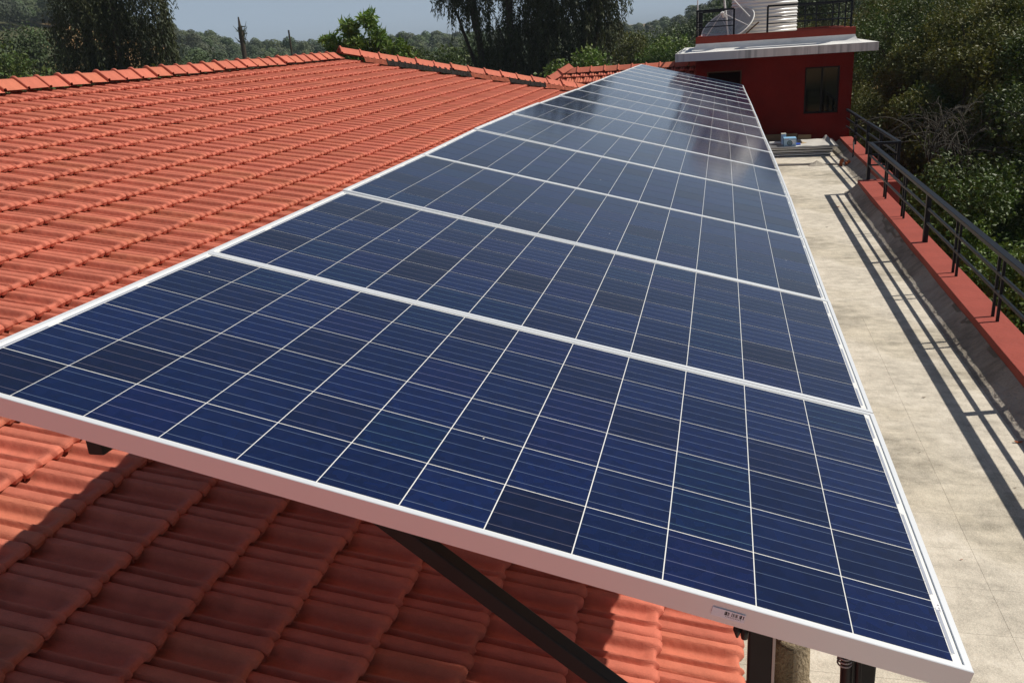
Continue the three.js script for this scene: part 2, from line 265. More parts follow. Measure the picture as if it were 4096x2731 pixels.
  const black = [0, 1, 1, 1, 1, 0, 0, 1, 1, 0, 0, 1, 1, 1, 0, 0, 1, 1];
  for (let k = 0; k < 18; k++) {
    const a0 = 0.42 + k * 0.44, seg = grid(14, 5, (u, v) => { const s = a0 + u * 0.43, p = h0.clone().addScaledVector(hd, s), w = 0.05 + v * 0.14, n = fbm(s * 9, v * 3 + k, 3, 64) - 0.5; return [p.x + w * 0.7071, p.y + 0.035 - v * v * 0.115 + 0.016 * Math.sin(s * 52) * v * (1 - v) * 4 + n * 0.02, p.z + w * 0.7071]; });
    const b = put('mortar_bed', boxUV(seg), black[k] ? M.moss : M.tilebed, roof); if (black[k]) b.userData.label = 'black moss-stained mortar under the hip tiles';
  }
}
{ // the lower wing's roof beyond the hip
  const roof = thing('wing_roof', 'smaller red tile roof beyond the hip, running behind the tower', 'roof');
  const Z0 = -20.5, Y0 = 1.56, s = 0.42, A = Math.atan(s), r = rng(33), q = new THREE.Quaternion(), yAxis = new THREE.Matrix4();
  const cv = 0.279, X1 = -3.5; let cnt = 0;
  for (let k = 0; k < 9; k++) {
    const z = Z0 + cv * (k + 1), y = Y0 - s * cv * (k + 1);
    for (let c = 0; c < 40; c++) {
      const x = -0.55 - CW * (c + (k % 2 ? 0.5 : 0)); if (x < X1 - cv * (k + 0.55)) break;
      const t = put('roof_tile', tileGeos[(r() * 4) | 0], tileMats[(r() * 4) | 0], roof);
      // down-slope is +z here: turn the tile's x axis to +z
      const ex = V(0, -Math.sin(A), Math.cos(A)), ey = V(0, Math.cos(A), Math.sin(A)), ez = ex.clone().cross(ey);
      t.matrix.makeBasis(ex, ey, ez).setPosition(x, y + (r() - 0.5) * 0.006, z); t.matrix.decompose(t.position, t.quaternion, t.scale); cnt++;
    }
  }
  for (let k = 0; k < 13; k++) { const x = X1 + 0.0 + 0.31 * k; if (x > -0.3) break; const c = put('ridge_tile', capG, tileMats[k % 4], roof); c.position.set(x + 0.3, Y0 + 0.0, Z0); c.rotation.y = Math.PI / 2; c.rotation.z = (r() - 0.5) * 0.06; }
  const hd = V(-1, -0.58, 1).normalize();
  for (let k = 0; k < 6; k++) { const c = put('hip_tile', capGeo(0.34, 0.14), tileMats[k % 4], roof); const p = V(X1, Y0 + 0.06, Z0).addScaledVector(hd, 0.32 * (k + 1) - 0.1); c.position.copy(p); c.rotation.order = 'YXZ'; c.rotation.y = -Math.PI / 4; c.rotation.x = Math.asin(0.58 / Math.hypot(1, 0.58, 1)); c.rotation.z = (r() - 0.5) * 0.1; }
  const tri = [], P = [[-0.5, Y0 - 0.07, Z0], [X1, Y0 - 0.07, Z0], [X1 - 2.6, Y0 - 0.07 - 2.6 * s, Z0 + 2.6], [-0.5, Y0 - 0.07 - 2.6 * s, Z0 + 2.6], [X1 - 2.6, Y0 - 0.07 - 2.6 * s, Z0 - 2.6], [-0.5, Y0 - 0.07 - 2.6 * s, Z0 - 2.6]];
  for (const t of [[0, 1, 2], [0, 2, 3], [1, 4, 2], [0, 5, 4], [0, 4, 1]]) for (const i of t) tri.push(...P[i]);
  const bg = new THREE.BufferGeometry(); bg.setAttribute('position', new THREE.Float32BufferAttribute(tri, 3)); bg.computeVertexNormals(); put('boarding', boxUV(bg), M.tilebed, roof);
}

// ---------------------------------------------------------------- solar panels
const JY = [0.006, -0.003, -0.004, -0.001, 0.011, 0.006, -0.007, -0.022, -0.04, -0.046, -0.061, -0.07, -0.086, -0.103, -0.119, -0.132, -0.144];
const JX = [-0.002, 0, -0.001, -0.001, -0.001, -0.001, -0.001, -0.004, -0.004, -0.005, -0.006, -0.007, -0.009, -0.012, -0.014, -0.016, -0.017];
const JT = [13.58, 13.57, 13.71, 13.86, 14.09, 14.14, 14.15, 14.16, 14.09, 14.05, 14.12, 14.15, 14.16, 14.18, 14.21, 14.23, 14.25];
const JZ = i => -1.237 - 1.012 * i;
{
  const cr = rng(77);
  const cellTex = s => {
    const n = 110, px = [], r = rng(s); for (let i = 0; i < n; i++) px.push([r(), r(), 0.62 + 0.62 * r(), r()]);
    return tex(256, (u, v) => {
      let b = 9, c = null; for (const p of px) { let dx = Math.abs(u - p[0]), dy = Math.abs(v - p[1]) * 1.0; const d = dx * dx + dy * dy; if (d < b) { b = d; c = p; } }
      const f = 0.5 + 0.5 * c[2], t = c[3] - 0.5; let q = [0.80 * f * (1 + 0.35 * t), f, f * (1 - 0.1 * t)];
      for (const k of [0.125, 0.375, 0.625, 0.875]) { const d = Math.abs(v - k); if (d < 0.0036) q = [32, 18, 4.8]; }
      if (((u * 256) | 0) % 4 === 0) q = q.map((x, i) => x * 1.0 + [0.14, 0.11, 0.06][i]);
      return q.map((x, i) => x * [0.0048, 0.0103, 0.051][i]);
    }, { metres: 1, repeat: false });
  };
  const T = [1, 2, 3].map(cellTex);
  const tints = [[1, 1, 1], [1.12, 1.12, 1.14], [0.84, 0.9, 0.93], [0.98, 0.84, 0.82], [0.82, 1.08, 0.98], [1.08, 0.92, 1.04], [0.74, 0.78, 0.8], [0.94, 0.98, 1.08], [0.92, 0.66, 0.58]];
  const mats = tints.map((t, i) => new THREE.MeshPhysicalMaterial({ map: T[i % 3], color: lin(...t), roughness: 0.6, specularIntensity: 0.06, clearcoat: 1, clearcoatRoughness: 0.11, sheen: 0.12, sheenRoughness: 0.35, sheenColor: lin(0.55, 0.62, 0.72) }));
  const cp = 0.1585, cs = 0.1563, cq = 0.1622, ct = 0.1592;
  const cellG = new THREE.PlaneGeometry(cs, ct).rotateX(-Math.PI / 2);
  { const b = new THREE.BoxGeometry(cs, 0.0006, ct), g = b; const uv = g.attributes.uv, p = g.attributes.position; for (let i = 0; i < uv.count; i++) uv.setXY(i, p.getX(i) / cs + 0.5, 0.5 - p.getZ(i) / ct); cellG.copy(g); }
  // frame: four mitred rails of an L section
  const frameG = (() => {
    const W = 0.978, D = 0.5032, prof = [[0, 0], [0.0008, 0.0008 * -1], [0, -0.042], [0.0016, -0.042], [0.0016, -0.0065], [0.0120, -0.0065], [0.0128, -0.0012], [0.0120, 0]];
    const pts = prof.map(([i, y]) => [i, y]); pts[1] = [0, -0.0012]; pts[0] = [0.0012, 0];
    const loop = [...pts, pts[0]]; const corner = [[-1, 1], [1, 1], [1, -1], [-1, -1], [-1, 1]], gs = [];
    for (let s = 0; s < 4; s++) gs.push(grid(1, loop.length - 1, (u, v) => { const k = Math.round(v * (loop.length - 1)), [i, y] = loop[k], c = corner[s + Math.round(u)]; return [c[0] * (W - i), y, c[1] * (D - i)]; }).toNonIndexed());
    const g = merge(gs); g.computeVertexNormals(); return g;
  })();
  const backG = plainBox(-0.974, 0.974, -0.0075, -0.0032, -0.501, 0.501);
  const ribbons = []; // string ribbons on the white margins at both ends
  for (const [sx, list] of [[1, [[0, 0], [1, 2], [3, 4], [5, 5]]], [-1, [[0, 1], [2, 3], [4, 5]]]]) for (const [a, b] of list) {
    const z0 = (a - 3) * cq + cq * 0.14, z1 = (b - 2) * cq - cq * 0.14, x = sx * (6 * cp + 0.0042);
    const g = plainBox(x - 0.0028, x + 0.0028, -0.0032, -0.0027, z0, z1); ribbons.push(g);
  }
  
  const tabG = merge([0, 1, 2, 3, 4, 5].flatMap(k => [0.125, 0.375, 0.625, 0.875].map(f => plainBox(6 * cp - 0.002, 6 * cp + 0.003, -0.0032, -0.0028, (k - 3 + f) * cq - 0.0006, (k - 3 + f) * cq + 0.0006))));
  const barcode = tex(256, (u, v) => { const r = rng(4 + ((u * 90) | 0)); const on = u > 0.38 && u < 0.97 && v > 0.42 && v < 0.86 && r() > 0.45, tiny = u > 0.42 && u < 0.92 && v > 0.22 && v < 0.34 && ((u * 60) | 0) % 3; const k = on ? 0.05 : tiny ? 0.4 : 0.95; return [k, k * 0.99, k * 1.02]; }, { h: 64, repeat: false });
  const stickerM = std({ map: barcode, roughness: 0.6 });
  const clampG = merge([box(-0.02, 0.02, -0.004, 0.003, -0.016, 0.016, 0.001)]);
  const ord = ['its front edge carrying a barcode sticker, nearest the camera', 'second from the near end', 'third from the near end', 'fourth from the near end', 'fifth from the near end', 'sixth from the near end', 'seventh from the near end', 'eighth from the near end', 'middle of the row, ninth from the near end', 'seventh from the far end', 'sixth from the far end', 'fifth from the far end', 'fourth from the far end', 'third from the far end', 'second from the far end', 'farthest one, beside the tower'];
  const r = rng(99);
  for (let i = 0; i < 16; i++) {
    const t = thing('solar_panel', 'blue solar panel in the row, ' + ord[i], 'solar panel', [0, 0, 0], 'solar panels in the long row');
    const th = (JT[i] + JT[i + 1]) / 2 * Math.PI / 180, j = i ? (r() - 0.5) : 0;
    const ex = V(Math.cos(th + j * 0.004), -Math.sin(th + j * 0.004), 0), c0 = V(-0.5457 + JX[i], 2.4 - 0.7743 + JY[i], JZ(i)), c1 = V(-0.5457 + JX[i + 1], 2.4 - 0.7743 + JY[i + 1], JZ(i + 1));
    const ez = c0.clone().sub(c1).normalize(); const ey = ez.clone().cross(ex).normalize(), ex2 = ey.clone().cross(ez).normalize();
    const c = c0.clone().add(c1).multiplyScalar(0.5); c.y += j * 0.004; c.addScaledVector(ez, i ? 0 : 0);
    t.matrix.makeBasis(ex2, ey, ez).setPosition(c); t.matrix.decompose(t.position, t.quaternion, t.scale);
    put('frame', frameG, M.alu, t); put('backsheet', backG, M.backsheet, t); for (const g of ribbons) put('ribbon', g, M.ribbon, t);
    if (i < 4) put('solder_tab', tabG, M.ribbon, t).userData.kind = 'stuff';
    const cells = [];
    for (let a = 0; a < 12; a++) for (let b = 0; b < 6; b++) {
      const m = mats[Math.min(8, (cr() ** 1.1 * 9) | 0)], x = (a - 5.5) * cp, z = (b - 2.5) * cq;
      if (i < 10) { const o = put('cell', cellG, m, t); o.position.set(x, -0.0029, z); if (cr() > 0.5) o.rotation.y = Math.PI; } else cells.push(cellG.clone().translate(x, -0.0029, z));
    }
    if (cells.length) { const o = put('cell_grid', merge(cells), mats[0], t); o.userData.kind = 'stuff'; }
    if (i < 4) for (let k = 0; k < 2; k++) { const d = put('bird_speck', new THREE.CircleGeometry(0.0014 + 0.0014 * r(), 7).rotateX(-Math.PI / 2).scale(1, 1, 0.7 + r()), M.paper, t); d.position.set((r() - 0.5) * 1.8, -0.0023, (r() - 0.5) * 0.9); }
    if (i === 0) {
      const s = put('barcode_sticker', new THREE.BoxGeometry(0.055, 0.0165, 0.0006), stickerM, t); s.position.set(0.592, -0.022, 0.5049);
      const s2 = put('barcode_sticker', new THREE.BoxGeometry(0.036, 0.0004, 0.0085), stickerM, t); s2.position.set(0.9585, -0.0030, 0.335); s2.rotation.y = -Math.PI / 2;
    }
  }
}
// mounting rack
const panelY = x => 2.4 - 0.7743 - (x + 0.5457) * Math.tan(13.7 * Math.PI / 180);
{
  const t = thing('panel_rack', 'black steel rack holding up the row of solar panels', 'rack');
  for (const x of [-1.165, 0.22]) {
    const pts = []; for (let i = 0; i <= 16; i++) pts.push(V(x, panelY(x) + JY[i] - 0.067, JZ(i) - (i ? 0 : x > 0 ? 0.45 : 0.03)));
    for (let i = 0; i < 16; i += 4) put('purlin', merge([0, 1, 2, 3].map(k => bar(pts[i + k], pts[i + k + 1], 0.036, 0.05))), M.steel, t);
  }
  for (let i = 0; i < 7; i++) {
    const z = -1.52 - i * 2.55, dy = JY[Math.min(16, Math.round((-z - 1.24) / 1.012))];
    put('rafter', bar(V(-1.42, panelY(-1.42) + dy - 0.125, z), V(0.36, panelY(0.36) + dy - 0.125, z), 0.045, 0.045), M.steel, t);
    put('post', merge([bar(V(0.093, i ? 0.05 : 0.34, z), V(0.093, panelY(0.093) + dy - 0.15, z), 0.044, 0.05)]), M.steel, t);
    if (i) put('post', bar(V(-1.165, roofY(-1.165) - 0.05, z), V(-1.165, panelY(-1.165) + dy - 0.15, z), 0.044, 0.05), M.steel, t);
    put('brace', bar(V(-0.87, 1.569 + dy, z), V(0.07, 0.81 + dy, z), 0.04, 0.04), M.steel, t);
    put('flange', bar(V(0.118, i ? 0.06 : 0.35, z + 0.022), V(0.118, panelY(0.118) + dy - 0.16, z + 0.022), 0.004, 0.006), M.edge, t);
    put('foot_plate', box(0.03, 0.16, 0.20, 0.212, z - 0.07, z + 0.07), M.steel, t);
  }
  put('post', bar(V(0.285, 0.0, -1.50), V(0.285, panelY(0.285) - 0.09, -1.50), 0.034, 0.05), M.steel, t);
}
{
  const t = thing('conduit', 'black ribbed conduit hanging under the near right panel corner', 'conduit');
  const p = []; for (let i = 0; i <= 40; i++) p.push(V(0.240 + 0.012 * Math.sin(i * 0.12), panelY(0.25) - 0.07 - i * 0.028, -1.42 - 0.002 * i));
  put('pipe', hose(p, 0.012, 60, 10), M.black, t);
  for (let k = 0; k < 4; k++) { const g = new THREE.TorusGeometry(0.0125, 0.0018, 6, 16).rotateX(Math.PI / 2); const o = put('ring', g, M.edge, t); o.position.set(0.2395, 1.274 - k * 0.008, -1.417); }
  put('cable', hose([V(0.262, 1.33, -1.42), V(0.268, 1.15, -1.42), V(0.275, 0.8, -1.43), V(0.27, 0.2, -1.45)], 0.006), M.black, t);
}
for (const [x, l, n] of [[0.0385, 0.030, 'pointed'], [0.0505, 0.028, 'blunt']]) {
  const t = thing('cable_connector', `${n} black cable connector hanging below the barcode sticker`, 'connector', [x, 1.437 - (x - 0.0385) * 0.25, -1.262]);
  put('body', new THREE.LatheGeometry([[0.001, -l], [n === 'pointed' ? 0.0022 : 0.0055, -l * 0.96], [0.0068, -l * 0.5], [0.0072, -0.012], [0.0050, -0.004], [0.004, 0.02]].map(a => new THREE.Vector2(...a)), 12), M.black, t);
  put('cable', hose([V(0, 0.01, 0), V(0.002, 0.03, -0.01), V(0.006, 0.035, -0.06)], 0.003, 10), M.black, t);
}
{ // footings
  const r = rng(3);
  for (let i = 0; i < 2; i++) {
    const z = [-2.78, -5.6][i], t = thing('concrete_footing', ['round rough concrete footing on the terrace under the nearest panel corner', 'round rough concrete footing under the low edge of the panels farther back'][i], 'footing', [i ? 0.30 : 0.284, 0, z]);
    const g = new THREE.LatheGeometry([[0.001, 0.24], [0.05, 0.238], [0.062, 0.225], [0.066, 0.12], [0.068, 0.05], [0.085, 0.012], [0.095, 0]].map(a => new THREE.Vector2(...a)), 28); const p = g.attributes.position;
    for (let k = 0; k < p.count; k++) { const n = 1 + 0.12 * (fbm(p.getX(k) * 30 + 40, p.getY(k) * 24 + p.getZ(k) * 30 + 40, 3, 256) - 0.5); p.setX(k, p.getX(k) * n); p.setZ(k, p.getZ(k) * n); }
    g.computeVertexNormals(); put('block', g, M.pedestal, t); put('bolt', rod(V(-0.03, 0.23, 0.02), V(-0.03, 0.262, 0.02), 0.004), M.alu, t);
  }
}

// ---------------------------------------------------------------- railings
{
  const t = thing('terrace_railing', 'long black steel railing standing on the near red parapet', 'railing');
  const X = 2.005, y = 0.69, z0 = -12.92, z1 = 2.6;
  put('top_rail', box(X - 0.028, X + 0.028, y - 0.035, y, z0 - 0.028, z1, 0.004), M.rail, t);
  for (const h of [0.375, 0.515]) put('mid_rail', box(X - 0.011, X + 0.011, h - 0.011, h + 0.011, z0, z1, 0.003), M.rail, t);
  const post = (z, w) => put('post', box(X - w * 0.5, X + w * 0.5, 0.17, y - 0.034, z - w / 2, z + w / 2, 0.003), M.rail, t);
  for (const z of [-12.92, -9.19, -5.52, -1.9, 1.7]) post(z, 0.046);
  for (const z of [-11.555, -10.38, -7.98, -6.745, -4.31, -3.1, -0.7, 0.5]) for (const s of [-1, 1]) post(z + s * 0.06, 0.021);
  const t2 = thing('terrace_railing', 'short black railing on the set back parapet beside the tower', 'railing');
  const xa = z => 2.297 + (2.376 - 2.297) * (z + 17.75) / (17.75 - 12.92);
  put('top_rail', bar(V(xa(-17.72), y - 0.017, -17.72), V(2.376, y - 0.017, -12.90), 0.05, 0.035), M.rail, t2);
  put('top_rail', bar(V(2.034, y - 0.017, -12.92), V(2.35, y - 0.017, -12.92), 0.05, 0.034), M.rail, t2);
  for (const h of [0.375, 0.515]) { put('mid_rail', bar(V(xa(-17.72), h, -17.72), V(2.376, h, -12.92), 0.022), M.rail, t2); put('mid_rail', bar(V(2.02, h, -12.92), V(2.376, h, -12.92), 0.022), M.rail, t2); }
  for (const z of [-16.6, -15.36, -14.23, -12.92]) put('post', box(xa(z) - 0.022, xa(z) + 0.022, 0.17, y - 0.034, z - 0.022, z + 0.022), M.rail, t2);
  put('post', box(xa(-13.05) - 0.011, xa(-13.05) + 0.011, 0.17, y - 0.034, -13.13, -13.108), M.rail, t2);
}

// ---------------------------------------------------------------- tower
{
  const t = thing('stair_tower', 'dark red stair tower with white overhanging slab at the end of the terrace', 'building', [0, 0, WZ]);
  const xl = -0.5, xr = 2.362, D = 3.1, yb = 0.0, yt = 1.73;
  const hole = (x0, x1, y0, y1) => { const h = new THREE.Path(); h.moveTo(x0, y0); h.lineTo(x0, y1); h.lineTo(x1, y1); h.lineTo(x1, y0); h.lineTo(x0, y0); return h; };
  const s = new THREE.Shape([new THREE.Vector2(xl, yb), new THREE.Vector2(xr, yb), new THREE.Vector2(xr, yt), new THREE.Vector2(xl, yt)]);
  s.holes.push(hole(1.515, 2.134, 0.624, 1.473), hole(-0.287, 0.363, 0.02, 1.491));
  const front = boxUV(new THREE.ExtrudeGeometry(s, { depth: 0.14, bevelEnabled: false }).translate(0, 0, -0.14));
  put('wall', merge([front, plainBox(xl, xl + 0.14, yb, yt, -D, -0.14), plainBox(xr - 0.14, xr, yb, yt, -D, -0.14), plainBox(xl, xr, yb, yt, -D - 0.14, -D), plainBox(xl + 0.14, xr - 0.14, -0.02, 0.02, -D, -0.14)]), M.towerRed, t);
  // window
  const w = put('window', merge([box(1.515, 2.134, 1.445, 1.473, -0.11, -0.05), box(1.515, 2.134, 0.624, 0.652, -0.11, -0.05), box(1.515, 1.545, 0.652, 1.445, -0.11, -0.05), box(2.104, 2.134, 0.652, 1.445, -0.11, -0.05), box(1.812, 1.842, 0.652, 1.445, -0.10, -0.055)]), M.dark, t);
  const gm = new THREE.MeshPhysicalMaterial({ color: lin(0.35, 0.37, 0.36), transmission: 1, thickness: 0, roughness: 0.04, ior: 1.5 });
  put('pane', plainBox(1.842, 2.104, 0.652, 1.445, -0.082, -0.078), gm, w); put('pane', plainBox(1.545, 1.812, 0.652, 1.445, -0.092, -0.088), gm, w);
  const d = put('doorway', merge([box(-0.287, -0.262, 0.02, 1.491, -0.12, -0.03), box(0.338, 0.363, 0.02, 1.491, -0.12, -0.03), box(-0.262, 0.338, 1.466, 1.491, -0.12, -0.03)]), M.wood, t);
  // slab
  const ex0 = -0.866, ex1 = 2.712, ez0 = -D - 0.5, ez1 = 0.42;
  put('slab', plainBox(ex0 + 0.003, ex1 - 0.003, 1.724, 1.8665, ez0 + 0.003, ez1 - 0.003), M.white, t);
  const fascia = [plainBox(ex0, ex1, 1.72, 1.864, ez1 - 0.003, ez1), plainBox(ex1 - 0.003, ex1, 1.72, 1.864, ez0, ez1 - 0.003), plainBox(ex0, ex0 + 0.003, 1.72, 1.864, ez0, ez1 - 0.003)];
  put('fascia', merge(fascia), M.slabEdge, t);
  // cove between slab and parapet, swept round the four sides
  const prof = []; for (let i = 0; i <= 10; i++) { const a = i / 10 * Math.PI / 2; prof.push([0.17 * (1 - Math.sin(a)), 1.8672 + 0.158 * (1 - Math.cos(a))]); }
  const rect = o => [[xl - o, 0 + o], [xr + o, 0 + o], [xr + o, -D - o], [xl - o, -D - o], [xl - o, 0 + o]];
  const sweep = pr => merge([0, 1, 2, 3].map(k => grid(1, pr.length - 1, (u, v) => { const [o, y] = pr[Math.round(v * (pr.length - 1))], R = rect(o), a = R[k + Math.round(u)]; return [a[0], y, a[1]]; })));
  put('cove', boxUV(sweep(prof)), M.white, t);
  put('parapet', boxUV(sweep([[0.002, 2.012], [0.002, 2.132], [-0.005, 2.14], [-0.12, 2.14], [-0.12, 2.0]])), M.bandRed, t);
  put('roof_floor', plainBox(xl + 0.1, xr - 0.1, 1.94, 2.0, -D + 0.1, -0.1), M.concrete, t);
}
{
  const rail = (label) => thing('tower_railing', label, 'railing', [0, 2.13, WZ - 0.06], 'railings on the tower roof');
  const a = rail('black railing on the left corner of the tower roof, beside the dish antenna'); const H = 0.468, B = -2.95;
  put('top_rail', bar(V(-0.477, H, 0), V(0.2, H, 0), 0.034), M.rail, a); put('top_rail', bar(V(-0.477, H, 0), V(-0.455, H, B), 0.03), M.rail, a); put('top_rail', bar(V(-0.455, H, B), V(0.75, H, B), 0.03), M.rail, a);
  for (const h of [0.145, 0.24]) { put('mid_rail', bar(V(-0.477, h + 0.03, 0), V(0.2, h + 0.03, 0), 0.018), M.rail, a); put('mid_rail', bar(V(-0.477, h, 0), V(-0.455, h, B), 0.018), M.rail, a); put('mid_rail', bar(V(-0.455, h, B), V(0.75, h, B), 0.018), M.rail, a); }
  for (const [x, z] of [[-0.477, 0], [0.2, 0], [-0.473, -0.5], [-0.468, -1.2], [-0.46, -2.1], [-0.455, B], [0.75, B]]) put('post', bar(V(x, 0, z), V(x, H, z), 0.036), M.rail, a);
  const b = rail('black railing on the right side of the tower roof, in front of the water tank');
  put('top_rail', bar(V(0.808, H, 0), V(2.28, H - 0.008, 0), 0.034), M.rail, b); put('top_rail', bar(V(2.28, H, 0), V(2.28, H, B), 0.03), M.rail, b); put('top_rail', bar(V(1.2, H, B), V(2.28, H, B), 0.03), M.rail, b);
  for (const h of [0.16, 0.275]) { put('mid_rail', bar(V(0.808, h, 0), V(2.28, h, 0), 0.018), M.rail, b); put('mid_rail', bar(V(2.28, h, 0), V(2.28, h, B), 0.018), M.rail, b); put('mid_rail', bar(V(1.2, h, B), V(2.28, h, B), 0.018), M.rail, b); }
  for (const [x, z] of [[0.808, 0], [2.28, 0], [2.28, -0.85], [2.28, -1.9], [2.28, B], [1.95, B], [1.72, B], [1.5, B], [1.2, B]]) put('post', bar(V(x, 0, z), V(x, H, z), z < 0 ? 0.028 : 0.036), M.rail, b);
}
{ // water tank
  const t = thing('water_tank', 'white ribbed plastic water tank on the tower roof', 'water tank', [0.804, 2.0, -19.25]);
  const R = 0.644, pts = []; for (let i = 0; i <= 180; i++) { const y = i / 180 * 1.12; pts.push(new THREE.Vector2(R - 0.009 + 0.009 * Math.sin(y / 0.064 * Math.PI * 2), y)); }
  put('body', new THREE.LatheGeometry(pts, 72), M.tank, t);
  put('top', new THREE.LatheGeometry([[R - 0.01, 1.12], [R - 0.06, 1.18], [0.3, 1.38], [0.24, 1.4]].map(a => new THREE.Vector2(...a)), 48), M.tank, t);
  put('lid', new THREE.LatheGeometry([[0.25, 1.38], [0.25, 1.44], [0.1, 1.47], [0.001, 1.47]].map(a => new THREE.Vector2(...a)), 32), M.tank, t);
}
{ // dish antenna: a shallow mesh bowl on its side
  const t = thing('dish_antenna', 'grey mesh dish antenna leaning beside the water tank on the tower roof', 'antenna', [0.1, 2.33, -18.45]);
  const size = 128, d = new Uint8Array(size * size * 4); for (let i = 0; i < size * size; i++) { const x = i % size, y = (i / size) | 0, on = x % 8 < 3 || y % 8 < 3; d[4 * i] = d[4 * i + 1] = d[4 * i + 2] = on ? 255 : 70; d[4 * i + 3] = 255; }
  const am = new THREE.DataTexture(d, size, size); am.wrapS = am.wrapT = THREE.RepeatWrapping; am.repeat.set(10, 10); am.magFilter = THREE.LinearFilter; am.needsUpdate = true;
  const mesh = std({ color: lin(0.42, 0.43, 0.44), alphaMap: am, transparent: true, roughness: 0.6 });
  const R = 0.53, f = 0.40, bowl = grid(44, 8, (u, v) => { const a = u * Math.PI * 2, q = v * R; return [q * Math.cos(a), q * q / (4 * f), q * Math.sin(a)]; });
  const ax = V(-0.36, 0.80, 0.48).normalize(), q = new THREE.Quaternion().setFromUnitVectors(V(0, 1, 0), ax); const at = g => g.applyQuaternion(q).translate(0.05, -0.16, -0.1);
  put('reflector', at(bowl), mesh, t);
  const dep = R * R / (4 * f);
  put('rim', at(new THREE.TorusGeometry(R, 0.012, 8, 56).rotateX(Math.PI / 2).translate(0, dep, 0)), M.white, t);
  for (let k = 0; k < 6; k++) { const a = k / 6 * Math.PI * 2 + 0.3, pts = []; for (let i = 0; i <= 8; i++) { const s = i / 8 * R; pts.push(V(s * Math.cos(a), s * s / (4 * f) - 0.008, s * Math.sin(a))); } put('rib', at(hose(pts, 0.009, 10, 6)), M.white, t); }
  const fp = V(0, f, 0); for (let k = 0; k < 3; k++) { const a = k / 3 * Math.PI * 2 + 0.75; put('feed_arm', at(rod(V(R * Math.cos(a), dep, R * Math.sin(a)), fp.clone().add(V(0.02 * Math.cos(a), 0.06, 0.02 * Math.sin(a))), 0.008, 6)), M.white, t); }
  put('feed_horn', at(rod(V(0, f - 0.03, 0), V(0, f + 0.08, 0), 0.03, 12)), M.white, t);
  put('mast', rod(V(0.02, -0.33, -0.02), V(-0.08, 0.44, -0.02), 0.018), M.white, t); put('stay', rod(V(0.07, 0.46, 0.05), V(0.40, 0.11, 0.06), 0.011), M.white, t);
}
{ const o = put('antenna_pole', rod(V(-0.47, 2.1, WZ - 0.12), V(-0.47, 3.4, WZ - 0.12), 0.011), M.white); tag(o, 'thin white pole rising from the left corner of the tower roof', 'pole'); }
{ const o = put('wooden_plank', bar(V(0.43, 2.14, WZ - 0.25), V(0.66, 2.33, WZ - 0.32), 0.035, 0.02), M.wood); tag(o, 'thin brown plank leaning between the dish antenna and the water tank', 'plank'); }
{ const o = put('drop_cable', hose([V(-0.4, 2.25, WZ - 0.02), V(-0.47, 2.26, WZ + 0.05), V(-0.62, 2.05, WZ + 0.2), V(-0.78, 1.9, WZ + 0.35), V(-0.84, 1.872, WZ + 0.4)], 0.005), M.twig); tag(o, 'thin cable drooping from the tower railing to the slab corner', 'cable'); }

// ---------------------------------------------------------------- things lying by the tower wall
{
  const L = ['lowest aluminium edged board of the stack by the tower', 'second board from the bottom of the stack by the tower', 'third board from the bottom of the stack by the tower'];
  const dims = [[0.25, 1.91, -16.53], [0.28, 1.935, -16.56], [0.22, 1.95, -16.52]];
  for (let i = 0; i < 3; i++) {
    const [x0, x1, z1] = dims[i], t = thing('stacked_board', L[i], 'board', [(x0 + x1) / 2, i * 0.054, z1 - 0.48], 'boards stacked by the tower wall'); t.rotation.y = [0, 0.006, -0.008][i];
    const a = (x1 - x0) / 2; put('core', plainBox(-a + 0.01, a - 0.01, 0.006, 0.034, -0.47, 0.47), M.dark, t);
    put('frame', merge([box(-a, a, 0, 0.006, -0.48, 0.48, 0.001), box(-a, a, 0.034, 0.040, -0.48, 0.48, 0.001), box(-a, a, 0.0, 0.04, 0.474, 0.4785, 0.001)].slice(0, 2).concat([box(-a, -a + 0.01, 0.006, 0.034, -0.48, 0.48), box(a - 0.01, a, 0.006, 0.034, -0.48, 0.48), box(-a + 0.01, a - 0.01, 0.026, 0.034, 0.466, 0.478)])), M.alu, t);
  }
  const t = thing('top_board', 'pale stained top board with curled paper, uppermost of the stack by the tower', 'board', [1.16, 0.162, -17.0]);
  put('panel', box(-0.9, 0.88, 0, 0.02, -0.5, 0.52, 0.003), M.edge, t);
  const stain = std({ color: lin(1, 1, 1), roughness: 0.9, map: tex(256, (u, v) => { const n = fbm(u * 8, v * 8, 5, 8), dd = Math.hypot((u - 0.2) * 1.6, v - 0.45) + (n - 0.5) * 0.3, s = dd < 0.2 ? 0.75 : 0, k = 0.44 + 0.14 * n; return [k * (1 - s * 0.25), k * 0.95 * (1 - s * 0.5), k * 0.87 * (1 - s * 0.8)]; }, { repeat: false }) });
  put('paper', grid(20, 10, (u, v) => { const c = smooth(0.78, 1, u) * smooth(0.55, 1, 1 - v); return [0.14 + u * 0.68 - c * 0.06, 0.024 + 0.004 * Math.sin(u * 12 + v * 5) + c * 0.075, -0.46 + v * 0.93]; }), stain, t);
}
